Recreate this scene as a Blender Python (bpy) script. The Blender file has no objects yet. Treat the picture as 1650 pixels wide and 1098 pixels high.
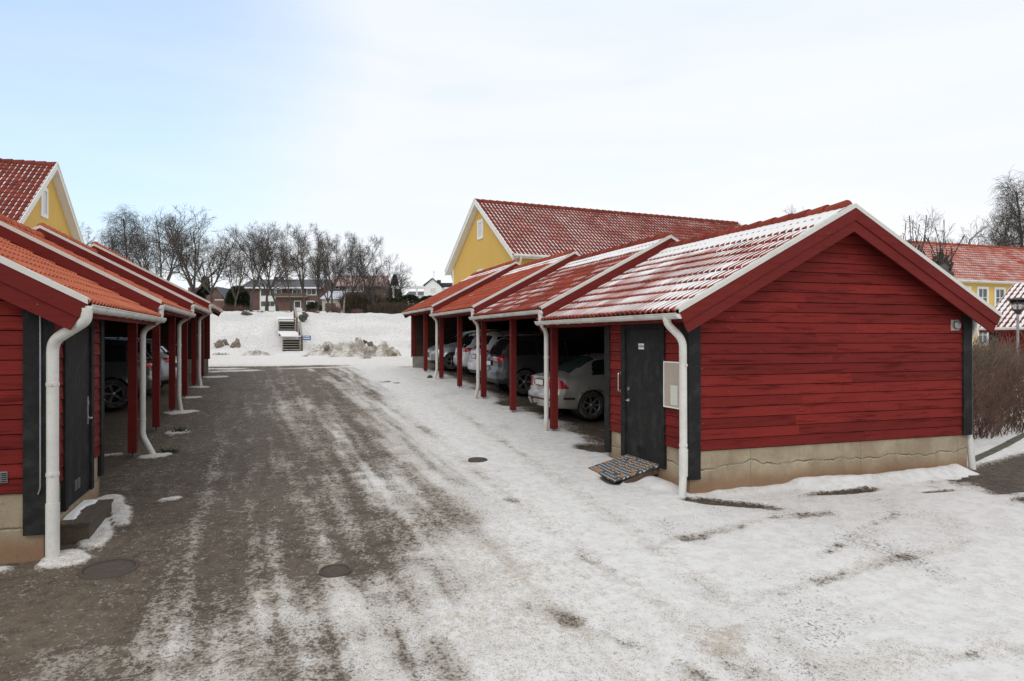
import bpy, math, random
import numpy as np
from mathutils import Vector, Matrix

# ------------------------------------------------------------------ camera, world, sun
SC = bpy.context.scene
F = 1120.0                       # focal length in photo pixels (photo is 1650 wide)
TH = math.radians(19.15)
CT, ST = math.cos(TH), math.sin(TH)
HZ = 546.0
cam_d = bpy.data.cameras.new("camera")
cam = bpy.data.objects.new("camera", cam_d)
SC.collection.objects.link(cam)
cam.location = (0, 0, 0)
cam.rotation_euler = (math.radians(90), 0, -TH)
cam_d.sensor_width = 36.0
cam_d.lens = F / 1650.0 * 36.0
cam_d.shift_y = -3.0 / 1650.0
cam_d.clip_start = 0.05
cam_d.clip_end = 3000
SC.camera = cam

SUN_EL, SUN_AZ = math.radians(38), math.radians(215)   # azimuth of the place the sun is at, from +Y clockwise
world = bpy.data.worlds.new("World")
SC.world = world
world.use_nodes = True
wt = world.node_tree
for n in list(wt.nodes): wt.nodes.remove(n)
wo = wt.nodes.new("ShaderNodeOutputWorld")
wb = wt.nodes.new("ShaderNodeBackground")
wb.inputs[1].default_value = 0.1
sky = wt.nodes.new("ShaderNodeTexSky")
sky.sky_type = 'NISHITA'; sky.sun_disc = False
sky.sun_elevation = SUN_EL; sky.sun_rotation = SUN_AZ
sky.air_density = 1.2; sky.dust_density = 2.0
tc = wt.nodes.new("ShaderNodeTexCoord")
sep = wt.nodes.new("ShaderNodeSeparateXYZ")
wt.links.new(tc.outputs['Generated'], sep.inputs[0])
ramp = wt.nodes.new("ShaderNodeValToRGB")
wt.links.new(sep.outputs[2], ramp.inputs[0])
cr = ramp.color_ramp
cr.elements[0].position = 0.0; cr.elements[0].color = (1.0, 1.0, 1.0, 1)
cr.elements[1].position = 1.0; cr.elements[1].color = (1.05, 1.02, .98, 1)
for p, c in ((.14, (.99, 1.0, 1.02, 1)), (.26, (.965, .985, 1.03, 1)), (.43, (.885, .94, 1.03, 1)), (.62, (.98, .98, .98, 1))):
    e = cr.elements.new(p); e.color = c
scl = wt.nodes.new("ShaderNodeMixRGB"); scl.blend_type = 'MULTIPLY'; scl.inputs[0].default_value = 1
scl.inputs[2].default_value = (10, 10, 10, 1)
wt.links.new(ramp.outputs[0], scl.inputs[1])
# thin high cloud: streaks a few per cent lighter and darker
nm2 = wt.nodes.new('ShaderNodeMapping'); nm2.inputs['Scale'].default_value = (1.2, 1.2, 9); nm2.inputs['Rotation'].default_value = (.12, .1, .4)
wt.links.new(tc.outputs['Generated'], nm2.inputs[0])
nz2 = wt.nodes.new('ShaderNodeTexNoise'); nz2.inputs['Scale'].default_value = 2.2; nz2.inputs['Detail'].default_value = 6; nz2.inputs['Distortion'].default_value = .6
wt.links.new(nm2.outputs[0], nz2.inputs[0])
mr2 = wt.nodes.new('ShaderNodeMapRange'); mr2.inputs[1].default_value = .35; mr2.inputs[2].default_value = .65
wt.links.new(nz2.outputs[0], mr2.inputs[0])
cl = wt.nodes.new('ShaderNodeMixRGB'); cl.inputs[1].default_value = (9.6, 9.8, 10.1, 1); cl.inputs[2].default_value = (10.1, 10.1, 10.1, 1)
wt.links.new(mr2.outputs[0], cl.inputs[0]); wt.links.new(cl.outputs[0], scl.inputs[2])
# a thin gap in the cloud sheet, high and to the left, lets the blue through
dl = Vector((-0.66 * CT + ST, 0.66 * ST + CT, 0.47)).normalized()
dot = wt.nodes.new("ShaderNodeVectorMath"); dot.operation = 'DOT_PRODUCT'
wt.links.new(tc.outputs['Generated'], dot.inputs[0]); dot.inputs[1].default_value = dl
nmap = wt.nodes.new("ShaderNodeMapping"); nmap.inputs['Scale'].default_value = (1.5, 1.5, 7)
wt.links.new(tc.outputs['Generated'], nmap.inputs[0])
nz = wt.nodes.new("ShaderNodeTexNoise"); nz.inputs['Scale'].default_value = 1.6; nz.inputs['Detail'].default_value = 5
wt.links.new(nmap.outputs[0], nz.inputs[0])
mr = wt.nodes.new("ShaderNodeMapRange"); mr.inputs[1].default_value = .925; mr.inputs[2].default_value = 1.0
mr.inputs[3].default_value = 0; mr.inputs[4].default_value = .50
mr.interpolation_type = 'SMOOTHSTEP'
wt.links.new(dot.outputs['Value'], mr.inputs[0])
mm = wt.nodes.new("ShaderNodeMath"); mm.operation = 'MULTIPLY_ADD'
wt.links.new(nz.outputs[0], mm.inputs[0]); mm.inputs[1].default_value = .42
wt.links.new(mr.outputs[0], mm.inputs[2])
ms = wt.nodes.new("ShaderNodeMath"); ms.operation = 'SUBTRACT'; ms.inputs[1].default_value = .20; ms.use_clamp = True
wt.links.new(mm.outputs[0], ms.inputs[0])
skb = wt.nodes.new("ShaderNodeMixRGB"); skb.blend_type = 'MULTIPLY'; skb.inputs[0].default_value = 1
skb.inputs[2].default_value = (1.45, 2.15, 2.65, 1)
wt.links.new(sky.outputs[0], skb.inputs[1])
mx = wt.nodes.new("ShaderNodeMixRGB")
wt.links.new(ms.outputs[0], mx.inputs[0]); wt.links.new(scl.outputs[0], mx.inputs[1]); wt.links.new(skb.outputs[0], mx.inputs[2])
wt.links.new(mx.outputs[0], wb.inputs[0]); wt.links.new(wb.outputs[0], wo.inputs[0])

sd = bpy.data.lights.new("sun", 'SUN'); sd.energy = 0.8; sd.angle = math.radians(22); sd.color = (1, .955, .89)
sun = bpy.data.objects.new("sun", sd); SC.collection.objects.link(sun)
sv = Vector((math.sin(SUN_AZ) * math.cos(SUN_EL), math.cos(SUN_AZ) * math.cos(SUN_EL), math.sin(SUN_EL)))
sun.rotation_euler = (-sv).to_track_quat('-Z', 'Y').to_euler()
SC.view_settings.view_transform = 'Standard'; SC.view_settings.look = 'None'
SC.view_settings.exposure = 0.0; SC.view_settings.gamma = 1
SC.view_settings.use_curve_mapping = False
SC.cycles.max_bounces = 8; SC.cycles.diffuse_bounces = 4

COL = SC.collection
rng = random.Random(7)

def at(px, py, t):               # photo pixel + distance ahead -> point in the place
    u = (px - 825) / F
    return ((u * CT + ST) * t, (-u * ST + CT) * t, (HZ - py) / F * t)

# ------------------------------------------------------------------ noise
def _hash(ix, iy, seed):
    h = (ix.astype(np.int64) * 374761393 + iy.astype(np.int64) * 668265263 + seed * 1274126177) & 0xffffffff
    h = ((h ^ (h >> 13)) * 1274126177) & 0xffffffff
    return ((h ^ (h >> 16)) & 0xffff) / 65535.0
def vnoise(x, y, seed=0):
    x = np.asarray(x, float); y = np.asarray(y, float)
    ix = np.floor(x); iy = np.floor(y); fx = x - ix; fy = y - iy
    fx = fx * fx * (3 - 2 * fx); fy = fy * fy * (3 - 2 * fy)
    a = _hash(ix, iy, seed); b = _hash(ix + 1, iy, seed); c = _hash(ix, iy + 1, seed); d = _hash(ix + 1, iy + 1, seed)
    return (a * (1 - fx) + b * fx) * (1 - fy) + (c * (1 - fx) + d * fx) * fy
def fbm(x, y, seed=0, o=4):
    s = 0; a = .5; t = 0
    for i in range(o):
        s = s + a * vnoise(x * 2 ** i, y * 2 ** i, seed + i * 17); t += a; a *= .5
    return s / t
def sst(a, b, x):
    t = np.clip((np.asarray(x, float) - a) / (b - a), 0, 1); return t * t * (3 - 2 * t)

# ------------------------------------------------------------------ materials
def mat(name, color, rough=.7, metal=0, spec=.5, coat=0, trans=0):
    m = bpy.data.materials.new(name); m.use_nodes = True
    b = m.node_tree.nodes['Principled BSDF']
    b.inputs['Base Color'].default_value = (*color, 1); b.inputs['Roughness'].default_value = rough
    b.inputs['Metallic'].default_value = metal; b.inputs['Specular IOR Level'].default_value = spec
    b.inputs['Coat Weight'].default_value = coat
    if trans: b.inputs['Transmission Weight'].default_value = trans
    return m
class N:
    def __init__(s, m):
        s.t = m.node_tree; s.b = s.t.nodes['Principled BSDF']
    def n(s, ty, **k):
        x = s.t.nodes.new(ty)
        for a, v in k.items(): setattr(x, a, v)
        return x
    def l(s, a, b): s.t.links.new(a, b)
    def put(s, sock, v):
        if hasattr(v, 'links') or isinstance(v, bpy.types.NodeSocket): s.l(v, sock)
        else: sock.default_value = v if not isinstance(v, tuple) or len(v) != 3 or sock.type != 'RGBA' else (*v, 1)
    def co(s, scale=(1, 1, 1)):
        c = s.n('ShaderNodeTexCoord'); mp = s.n('ShaderNodeMapping'); mp.inputs['Scale'].default_value = scale
        s.l(c.outputs['Object'], mp.inputs[0]); return mp.outputs[0]
    def noise(s, co, scale, det=4, rough=.55, dist=0):
        x = s.n('ShaderNodeTexNoise'); s.l(co, x.inputs['Vector']); x.inputs['Scale'].default_value = scale
        x.inputs['Detail'].default_value = det; x.inputs['Roughness'].default_value = rough; x.inputs['Distortion'].default_value = dist
        return x.outputs[0]
    def voro(s, co, scale, feat='F1', out=0):
        x = s.n('ShaderNodeTexVoronoi', feature=feat); s.l(co, x.inputs['Vector']); x.inputs['Scale'].default_value = scale
        return x.outputs[out]
    def m(s, op, a, b=0, c=None, clamp=False):
        x = s.n('ShaderNodeMath', operation=op, use_clamp=clamp)
        s.put(x.inputs[0], a); s.put(x.inputs[1], b)
        if c is not None: s.put(x.inputs[2], c)
        return x.outputs[0]
    def rng(s, v, a, b, c=0, d=1, smooth=True):
        x = s.n('ShaderNodeMapRange'); x.interpolation_type = 'SMOOTHSTEP' if smooth else 'LINEAR'
        s.put(x.inputs[0], v)
        for i, q in enumerate((a, b, c, d)): s.put(x.inputs[i + 1], q)
        return x.outputs[0]
    def mix(s, f, a, b, mode='MIX'):
        x = s.n('ShaderNodeMixRGB', blend_type=mode)
        s.put(x.inputs[0], f); s.put(x.inputs[1], a); s.put(x.inputs[2], b)
        return x.outputs[0]
    def attr(s, name, out='Fac'):
        x = s.n('ShaderNodeAttribute', attribute_name=name); return x.outputs[out]
    def sepx(s, v):
        x = s.n('ShaderNodeSeparateXYZ'); s.l(v, x.inputs[0]); return x.outputs
    def bump(s, h, dist=.01, st=.6):
        x = s.n('ShaderNodeBump'); x.inputs['Distance'].default_value = dist; x.inputs['Strength'].default_value = st
        s.l(h, x.inputs['Height']); s.l(x.outputs[0], s.b.inputs['Normal'])
    def base(s, v): s.put(s.b.inputs['Base Color'], v)
    def rough(s, v): s.put(s.b.inputs['Roughness'], v)

def red_boards(name, c1, c2, worn=.5):
    m = mat(name, c1, .7, spec=.12); n = N(m)
    co = n.co((1.3, 1.3, 16)); r = n.attr('rnd')
    off = n.n('ShaderNodeVectorMath', operation='ADD'); n.l(co, off.inputs[0])
    cb = n.n('ShaderNodeCombineXYZ'); rr = n.m('MULTIPLY', r, 37.0)
    n.l(rr, cb.inputs[0]); n.l(rr, cb.inputs[1]); n.l(cb.outputs[0], off.inputs[1]); cv = off.outputs[0]
    a = n.noise(cv, 1.1, 6, .65); b = n.noise(cv, 5.5, 5, .6); g = n.noise(cv, 30, 3, .6)
    big = n.noise(n.co((.5, .5, .6)), 1.2, 3)
    c = n.mix(n.rng(r, 0, 1), c1, c2)
    dk = tuple(x * .38 for x in c1)
    c = n.mix(n.m('MULTIPLY', n.rng(a, .5, .68), worn), c, dk)
    c = n.mix(n.m('MULTIPLY', n.rng(b, .56, .74), .55 * worn), c, tuple(x * .5 for x in c1))
    c = n.mix(n.m('MULTIPLY', n.rng(b, .3, .18), .6), c, (c2[0] * 1.5, c2[1] * 2.6, c2[2] * 2.2))
    c = n.mix(n.rng(g, .35, .7, 0, .28), c, (.02, .008, .008))
    c = n.mix(n.rng(big, .4, .7, 0, .25), c, dk)
    kn = n.voro(n.co((2.1, 2.1, 6.8)), 2.1)                      # small pale knots and flecks
    c = n.mix(n.rng(kn, .045, .018, 0, .8), c, (.46, .34, .30))
    kd = n.voro(n.co((1.0, 1.0, 2.2)), 3.7)
    c = n.mix(n.rng(kd, .10, .04, 0, .55), c, (.045, .008, .007))
    n.base(c); n.rough(n.rng(a, .3, .7, .62, .85)); n.bump(n.m('ADD', b, n.m('MULTIPLY', g, .5)), .004, .5)
    return m
M = {}
M['red'] = red_boards('red_board_paint', (.158, .0160, .0128), (.232, .0235, .0185), .80)
M['red2'] = red_boards('red_board_paint_even', (.155, .014, .0115), (.205, .019, .015), .35)
M['trim_red'] = red_boards('red_trim_paint', (.158, .0195, .0165), (.174, .0215, .018), .14)
def painted(name, c, var=.15, rough=.5, scale=3, dirt=None, bump=.002, **k):
    m = mat(name, c, rough, **k); n = N(m); co = n.co()
    a = n.noise(co, scale, 6, .6); b = n.noise(co, scale * 14, 4, .6)
    d = dirt or tuple(x * .55 for x in c)
    col = n.mix(n.rng(a, .42, .75, 0, var * 3), c, d)
    col = n.mix(n.rng(b, .5, .75, 0, var * 1.6), col, d)
    n.base(col); n.rough(n.rng(a, .3, .7, rough * .85, min(1, rough * 1.2))); n.bump(b, bump, .5)
    return m
M['white'] = painted('white_gutter_metal', (.66, .65, .61), .2, .5, 2, (.42, .38, .31))
M['verge'] = painted('pale_verge_metal', (.60, .585, .54), .12, .5, 3, (.38, .36, .30))
M['black'] = painted('black_board_paint', (.015, .015, .015), .25, .75, 6, (.045, .045, .043), .004, spec=.14)
M['doorblk'] = painted('black_door_paint', (.016, .016, .016), .3, .7, 5, (.042, .042, .038), .002, spec=.15)
M['grey_metal'] = painted('grey_metal', (.32, .33, .34), .2, .4, 8, metal=.6)
M['steel'] = mat('bright_steel', (.62, .62, .60), .3, .9)
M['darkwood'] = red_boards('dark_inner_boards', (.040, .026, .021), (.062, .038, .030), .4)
M['dirtymetal'] = painted('beige_cabinet_metal', (.42, .355, .29), .15, .45, 4, (.30, .24, .18))
M['paper'] = painted('paper', (.62, .64, .56), .15, .8, 40, (.35, .36, .33))
M['signwhite'] = mat('sign_white', (.75, .75, .72), .4)
M['ink'] = mat('ink_black', (.02, .02, .02), .5)
M['blue'] = painted('blue_sign', (.045, .13, .30), .1, .4, 9)
M['oldwood'] = None
def weathered(name, c1, c2, st=(1.2, 1.2, 1.2)):
    m = mat(name, c1, .85); n = N(m); r = n.attr('rnd')
    a = n.noise(n.co(st), 7, 6, .65); b = n.noise(n.co(st), 40, 4)
    c = n.mix(n.rng(a, .3, .7), c1, c2); c = n.mix(n.rng(r, 0, 1, 0, .4), c, tuple(x * .5 for x in c1))
    n.base(n.mix(n.rng(b, .4, .75, 0, .4), c, (.02, .015, .01))); n.bump(n.m('ADD', a, b), .006, .6); return m
M['oldwood'] = weathered('weathered_planks', (.085, .062, .042), (.135, .105, .075), (4, .5, 4))
M['greywood'] = weathered('grey_weathered_wood', (.30, .27, .23), (.42, .39, .34), (2, 2, 2))
M['brownwood'] = weathered('brown_wood', (.10, .065, .045), (.16, .11, .08), (3, 3, 3))

def concrete(name, zc, ztop):
    m = mat(name, (.3, .25, .2), .92, spec=.2); n = N(m); co = n.co()
    z = n.sepx(co)[2]; x = n.co((1, 1, .4))
    a = n.noise(co, 1.8, 6, .6); b = n.noise(co, 24, 6, .65); wv = n.noise(x, 1.6, 6, .6)
    c = n.mix(n.rng(a, .35, .68), (.285, .225, .150), (.40, .335, .235))
    low = n.m('SUBTRACT', n.m('MULTIPLY_ADD', wv, .34, zc - .17), z)              # below the crack the render is redder
    c = n.mix(n.rng(low, .02, .26, 0, .75), c, (.225, .115, .062))
    base = n.m('SUBTRACT', n.m('MULTIPLY_ADD', wv, .3, zc - .62), z)
    c = n.mix(n.rng(base, .0, .1, 0, .6), c, (.05, .047, .032))
    ck = n.m('ABSOLUTE', low)
    brk = n.rng(n.noise(co, 3.5, 5, .7), .40, .60, .25, 1)
    c = n.mix(n.m('MULTIPLY', n.rng(ck, .016, .003, 0, .85), brk), c, (.07, .05, .032))
    c = n.mix(n.m('MULTIPLY', n.rng(n.m('ABSOLUTE', n.m('SUBTRACT', low, .018)), .012, .003, 0, .6), brk), c, (.50, .43, .33))
    c = n.mix(n.rng(n.noise(n.co((1, 1, .25)), 5, 5, .6), .55, .75, 0, .4), c, (.17, .135, .095))
    c = n.mix(n.rng(b, .52, .72, 0, .5), c, (.13, .11, .085))
    c = n.mix(n.rng(n.voro(co, 30), .12, .05, 0, .7), c, (.07, .06, .045))
    xs = n.sepx(co)
    jn = n.m('ABSOLUTE', n.m('SUBTRACT', n.m('FRACT', n.m('MULTIPLY', n.m('ADD', xs[0], xs[1]), .5)), .5))
    c = n.mix(n.rng(jn, .004, .002, 0, .5), c, (.12, .1, .08))
    n.base(c); n.bump(n.m('ADD', b, n.m('MULTIPLY', n.rng(ck, .0, .02), .6)), .01, .7); return m
M['concrete'] = concrete('stained_concrete', .37, .65)
M['greyconc'] = painted('grey_concrete', (.27, .255, .22), .15, .9, 4, bump=.01)

def tilemat(name, c1, c2, moss=.3):
    m = mat(name, c1, .85, spec=.15); n = N(m); r = n.attr('rnd'); co = n.co()
    a = n.noise(co, 2.2, 5, .6); b = n.noise(co, 30, 5, .65)
    c = n.mix(r, c1, c2); c = n.mix(n.rng(a, .45, .75, 0, moss), c, (.045, .03, .02))
    c = n.mix(n.rng(b, .52, .75, 0, .45), c, tuple(x * .45 for x in c1))
    n.base(c); n.bump(b, .004, .5); return m
M['tile_orange'] = tilemat('orange_roof_tile', (.40, .105, .054), (.50, .145, .076), .16)
M['tile_red'] = tilemat('red_roof_tile', (.195, .034, .022), (.29, .056, .034), .5)
M['tile_mid'] = tilemat('warm_red_roof_tile', (.28, .054, .030), (.39, .083, .044), .35)
M['tile_dark'] = tilemat('brown_red_roof_tile', (.165, .036, .027), (.24, .052, .036), .5)
def snowm(name, c=(.80, .80, .80)):
    m = mat(name, c, .65, spec=.3); n = N(m); co = n.co(); a = n.noise(co, 6, 5, .6); b = n.noise(co, 70, 4, .6)
    n.base(n.mix(n.rng(a, .5, .8, 0, .3), c, (.62, .60, .57))); n.bump(n.m('ADD', a, n.m('MULTIPLY', b, .3)), .012, .5)
    m.node_tree.nodes['Principled BSDF'].inputs['Subsurface Weight'].default_value = 0
    return m
M['snow'] = snowm('snow')
M['dirtysnow'] = None
def dirty():
    m = mat('dirty_snow', (.5, .5, .5), .85, spec=.1); n = N(m); co = n.co(); a = n.noise(co, 1.3, 6, .7); b = n.noise(co, 6, 6, .75); g = n.noise(co, 22, 4, .7)
    v = n.m('ADD', n.m('MULTIPLY', a, .8), n.m('ADD', n.m('MULTIPLY', b, .5), n.m('MULTIPLY', g, .35)))
    c = n.mix(n.rng(v, .74, .88), (.70, .69, .67), (.38, .35, .31)); c = n.mix(n.rng(v, .90, 1.02), c, (.14, .115, .095))
    n.base(c); n.bump(v, .12, .9); return m
M['dirtysnow'] = dirty()
M['yellow'] = painted('yellow_render', (.60, .385, .090), .05, .9, 1.2, (.48, .32, .10), .006)
M['yellowwood'] = painted('yellow_boards', (.66, .45, .12), .04, .8, 1.5, (.5, .36, .12))
M['whitepaint'] = painted('white_paint', (.74, .74, .71), .06, .6, 3)
M['glass'] = mat('window_glass', (.05, .055, .06), .06, 0, .8)
M['curtain'] = mat('pale_curtained_glass', (.55, .55, .53), .3, 0, .5)
def brickm(name, c1, c2, mor):
    m = mat(name, c1, .9); n = N(m); x = n.n('ShaderNodeTexBrick'); mp = n.n('ShaderNodeMapping'); c = n.n('ShaderNodeTexCoord')
    mp.inputs['Rotation'].default_value = (math.radians(90), 0, 0); n.l(c.outputs['Object'], mp.inputs[0]); n.l(mp.outputs[0], x.inputs[0])
    x.inputs['Color1'].default_value = (*c1, 1); x.inputs['Color2'].default_value = (*c2, 1); x.inputs['Mortar'].default_value = (*mor, 1)
    x.inputs['Scale'].default_value = 1; x.inputs['Brick Width'].default_value = .25; x.inputs['Row Height'].default_value = .075; x.inputs['Mortar Size'].default_value = .01
    n.base(n.mix(n.rng(n.noise(n.co(), .9, 5), .4, .7, 0, .35), x.outputs[0], tuple(q * .5 for q in c1))); return m
M['brick'] = brickm('red_brown_brick', (.115, .050, .040), (.15, .064, .052), (.15, .13, .115))
M['brickdk'] = brickm('brown_brick', (.10, .052, .040), (.125, .07, .052), (.12, .10, .085))
M['slate'] = painted('dark_slate_roof', (.060, .064, .075), .2, .7, 1.5, (.14, .145, .16))
M['pinkroof'] = painted('frosty_pink_roof', (.40, .27, .26), .2, .8, 1.2, (.22, .11, .09))
M['iceroof'] = painted('frosty_grey_roof', (.50, .53, .60), .1, .6, 1.2)
M['beige'] = painted('beige_render', (.42, .38, .30), .1, .9, 2)
def barkm(name, c1, c2, sc=3):
    m = mat(name, c1, .95, spec=.1); n = N(m); a = n.noise(n.co((1, 1, .5)), sc, 5, .6)
    n.base(n.mix(n.rng(a, .35, .65), c1, c2)); return m
M['bark'] = barkm('grey_bark', (.065, .057, .050), (.115, .102, .088))
M['barkdk'] = barkm('dark_bark', (.055, .049, .044), (.10, .09, .08))
M['birch'] = barkm('pale_birch_bark', (.34, .32, .29), (.12, .11, .10), 5)
M['twig'] = barkm('brown_twigs', (.085, .058, .046), (.135, .095, .075), 2)
M['twigbeige'] = barkm('pale_dry_twigs', (.20, .155, .115), (.13, .092, .070), 2)
M['twigred'] = barkm('red_brown_twigs', (.105, .060, .047), (.17, .11, .088), 2)
M['bushbrown'] = barkm('brown_hedge_twigs', (.072, .056, .040), (.12, .095, .068), 2)
M['green'] = barkm('dark_evergreen_leaves', (.020, .030, .015), (.048, .060, .028), 2)
M['spruce'] = barkm('spruce_needles', (.018, .026, .020), (.035, .045, .032), 1)
M['rock'] = painted('brown_stone', (.24, .20, .165), .3, .9, 2.5, (.10, .085, .07), .03)
M['rockdk'] = painted('mossy_stone', (.10, .10, .075), .3, .95, 2.5, (.04, .045, .03), .03)
M['wallstone'] = None
def stonew():
    m = mat('pale_rubble_wall', (.5, .5, .5), .9); n = N(m); v = n.voro(n.co((1, 1, 1.6)), 2.2, 'DISTANCE_TO_EDGE')
    n.base(n.mix(n.rng(v, .05, .14), (.10, .10, .10), (.58, .57, .56))); return m
M['wallstone'] = stonew()
def rampm():
    m = mat('chequered_ramp_mat', (.2, .2, .2), .8); n = N(m); c = n.co((1, 1, 0)); s = n.sepx(c)
    K = 17.0
    fx = n.m('FRACT', n.m('MULTIPLY', s[0], K)); fy = n.m('FRACT', n.m('MULTIPLY', s[1], K))
    wn = n.n('ShaderNodeTexWhiteNoise', noise_dimensions='2D')
    cb = n.n('ShaderNodeCombineXYZ'); n.l(n.m('FLOOR', n.m('MULTIPLY', s[0], K)), cb.inputs[0]); n.l(n.m('FLOOR', n.m('MULTIPLY', s[1], K)), cb.inputs[1])
    n.l(cb.outputs[0], wn.inputs['Vector'])
    col = n.mix(n.m('GREATER_THAN', wn.outputs[0], .80), (.055, .065, .085), (.36, .19, .07))
    ch = n.m('MULTIPLY', n.m('LESS_THAN', fx, .52), n.m('LESS_THAN', fy, .55))
    c2 = n.mix(ch, (.055, .06, .07), (.50, .50, .48))
    big = n.m('GREATER_THAN', wn.outputs[0], .72)
    col = n.mix(big, c2, col)
    a = n.noise(n.co(), 9, 6, .7)
    col = n.mix(n.rng(a, .5, .72, 0, .8), col, (.10, .09, .08)); col = n.mix(n.rng(a, .36, .28, 0, .8), col, (.55, .55, .55))
    n.base(col); return m
M['ramp'] = rampm()
M['rubber'] = painted('tyre_rubber', (.022, .021, .020), .4, .85, 12, (.10, .09, .08))
M['rim'] = painted('grey_alloy', (.33, .32, .31), .25, .35, 10, metal=.7)
M['blackplastic'] = mat('black_plastic', (.018, .018, .019), .55)
M['carglass'] = mat('tinted_car_glass', (.012, .016, .015), .05, 0, .8)
M['carglassgreen'] = mat('green_tinted_car_glass', (.030, .055, .048), .08, 0, .8)
M['taillight'] = mat('red_tail_light', (.45, .012, .03), .15, 0, .6, .6)
M['headlight'] = mat('clear_headlight', (.5, .52, .55), .12, .3, .6, .6)
M['plate'] = mat('number_plate', (.62, .62, .60), .4)
def carpaint(name, c, metal=.5, rough=.34, salt=.55, rust=False):
    m = mat(name, c, rough, metal, .5, .6); n = N(m); a = n.noise(n.co(), 2.5, 6, .7); z = n.sepx(n.co())[2]
    d = n.m('MULTIPLY', n.rng(n.m('MULTIPLY_ADD', a, .5, z), 1.05, .45), salt)     # road salt thrown up from the wheels
    cc = n.mix(d, c, (.26, .24, .21))
    if rust:
        s = n.sepx(n.co()); dx = n.m('SUBTRACT', s[0], .97); dz = n.m('SUBTRACT', s[2], .315)
        rr = n.m('SQRT', n.m('ADD', n.m('MULTIPLY', dx, dx), n.m('MULTIPLY', dz, dz)))
        band = n.m('MULTIPLY', n.rng(rr, .42, .37), n.rng(s[2], .52, .62)); rn = n.noise(n.co(), 9, 5, .7)
        cc = n.mix(n.m('MULTIPLY', band, n.rng(rn, .48, .58)), cc, (.22, .085, .03))
    n.base(cc); n.rough(n.rng(a, .3, .7, rough * .9, rough * 1.5)); return m
M['silver'] = carpaint('silver_beige_paint', (.52, .50, .455), .55, rust=True)
M['silver2'] = carpaint('silver_paint', (.50, .52, .54), .55)
M['carwhite'] = carpaint('white_car_paint', (.70, .71, .72), 0)
M['cargrey'] = carpaint('dark_grey_paint', (.062, .065, .070), .4, .4, .22)
M['cargrey2'] = carpaint('mid_grey_paint', (.055, .056, .058), .4, .4, .2)
M['iron'] = painted('rusty_iron_cover', (.066, .052, .042), .3, .85, 12, (.10, .075, .055), .006)

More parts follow.
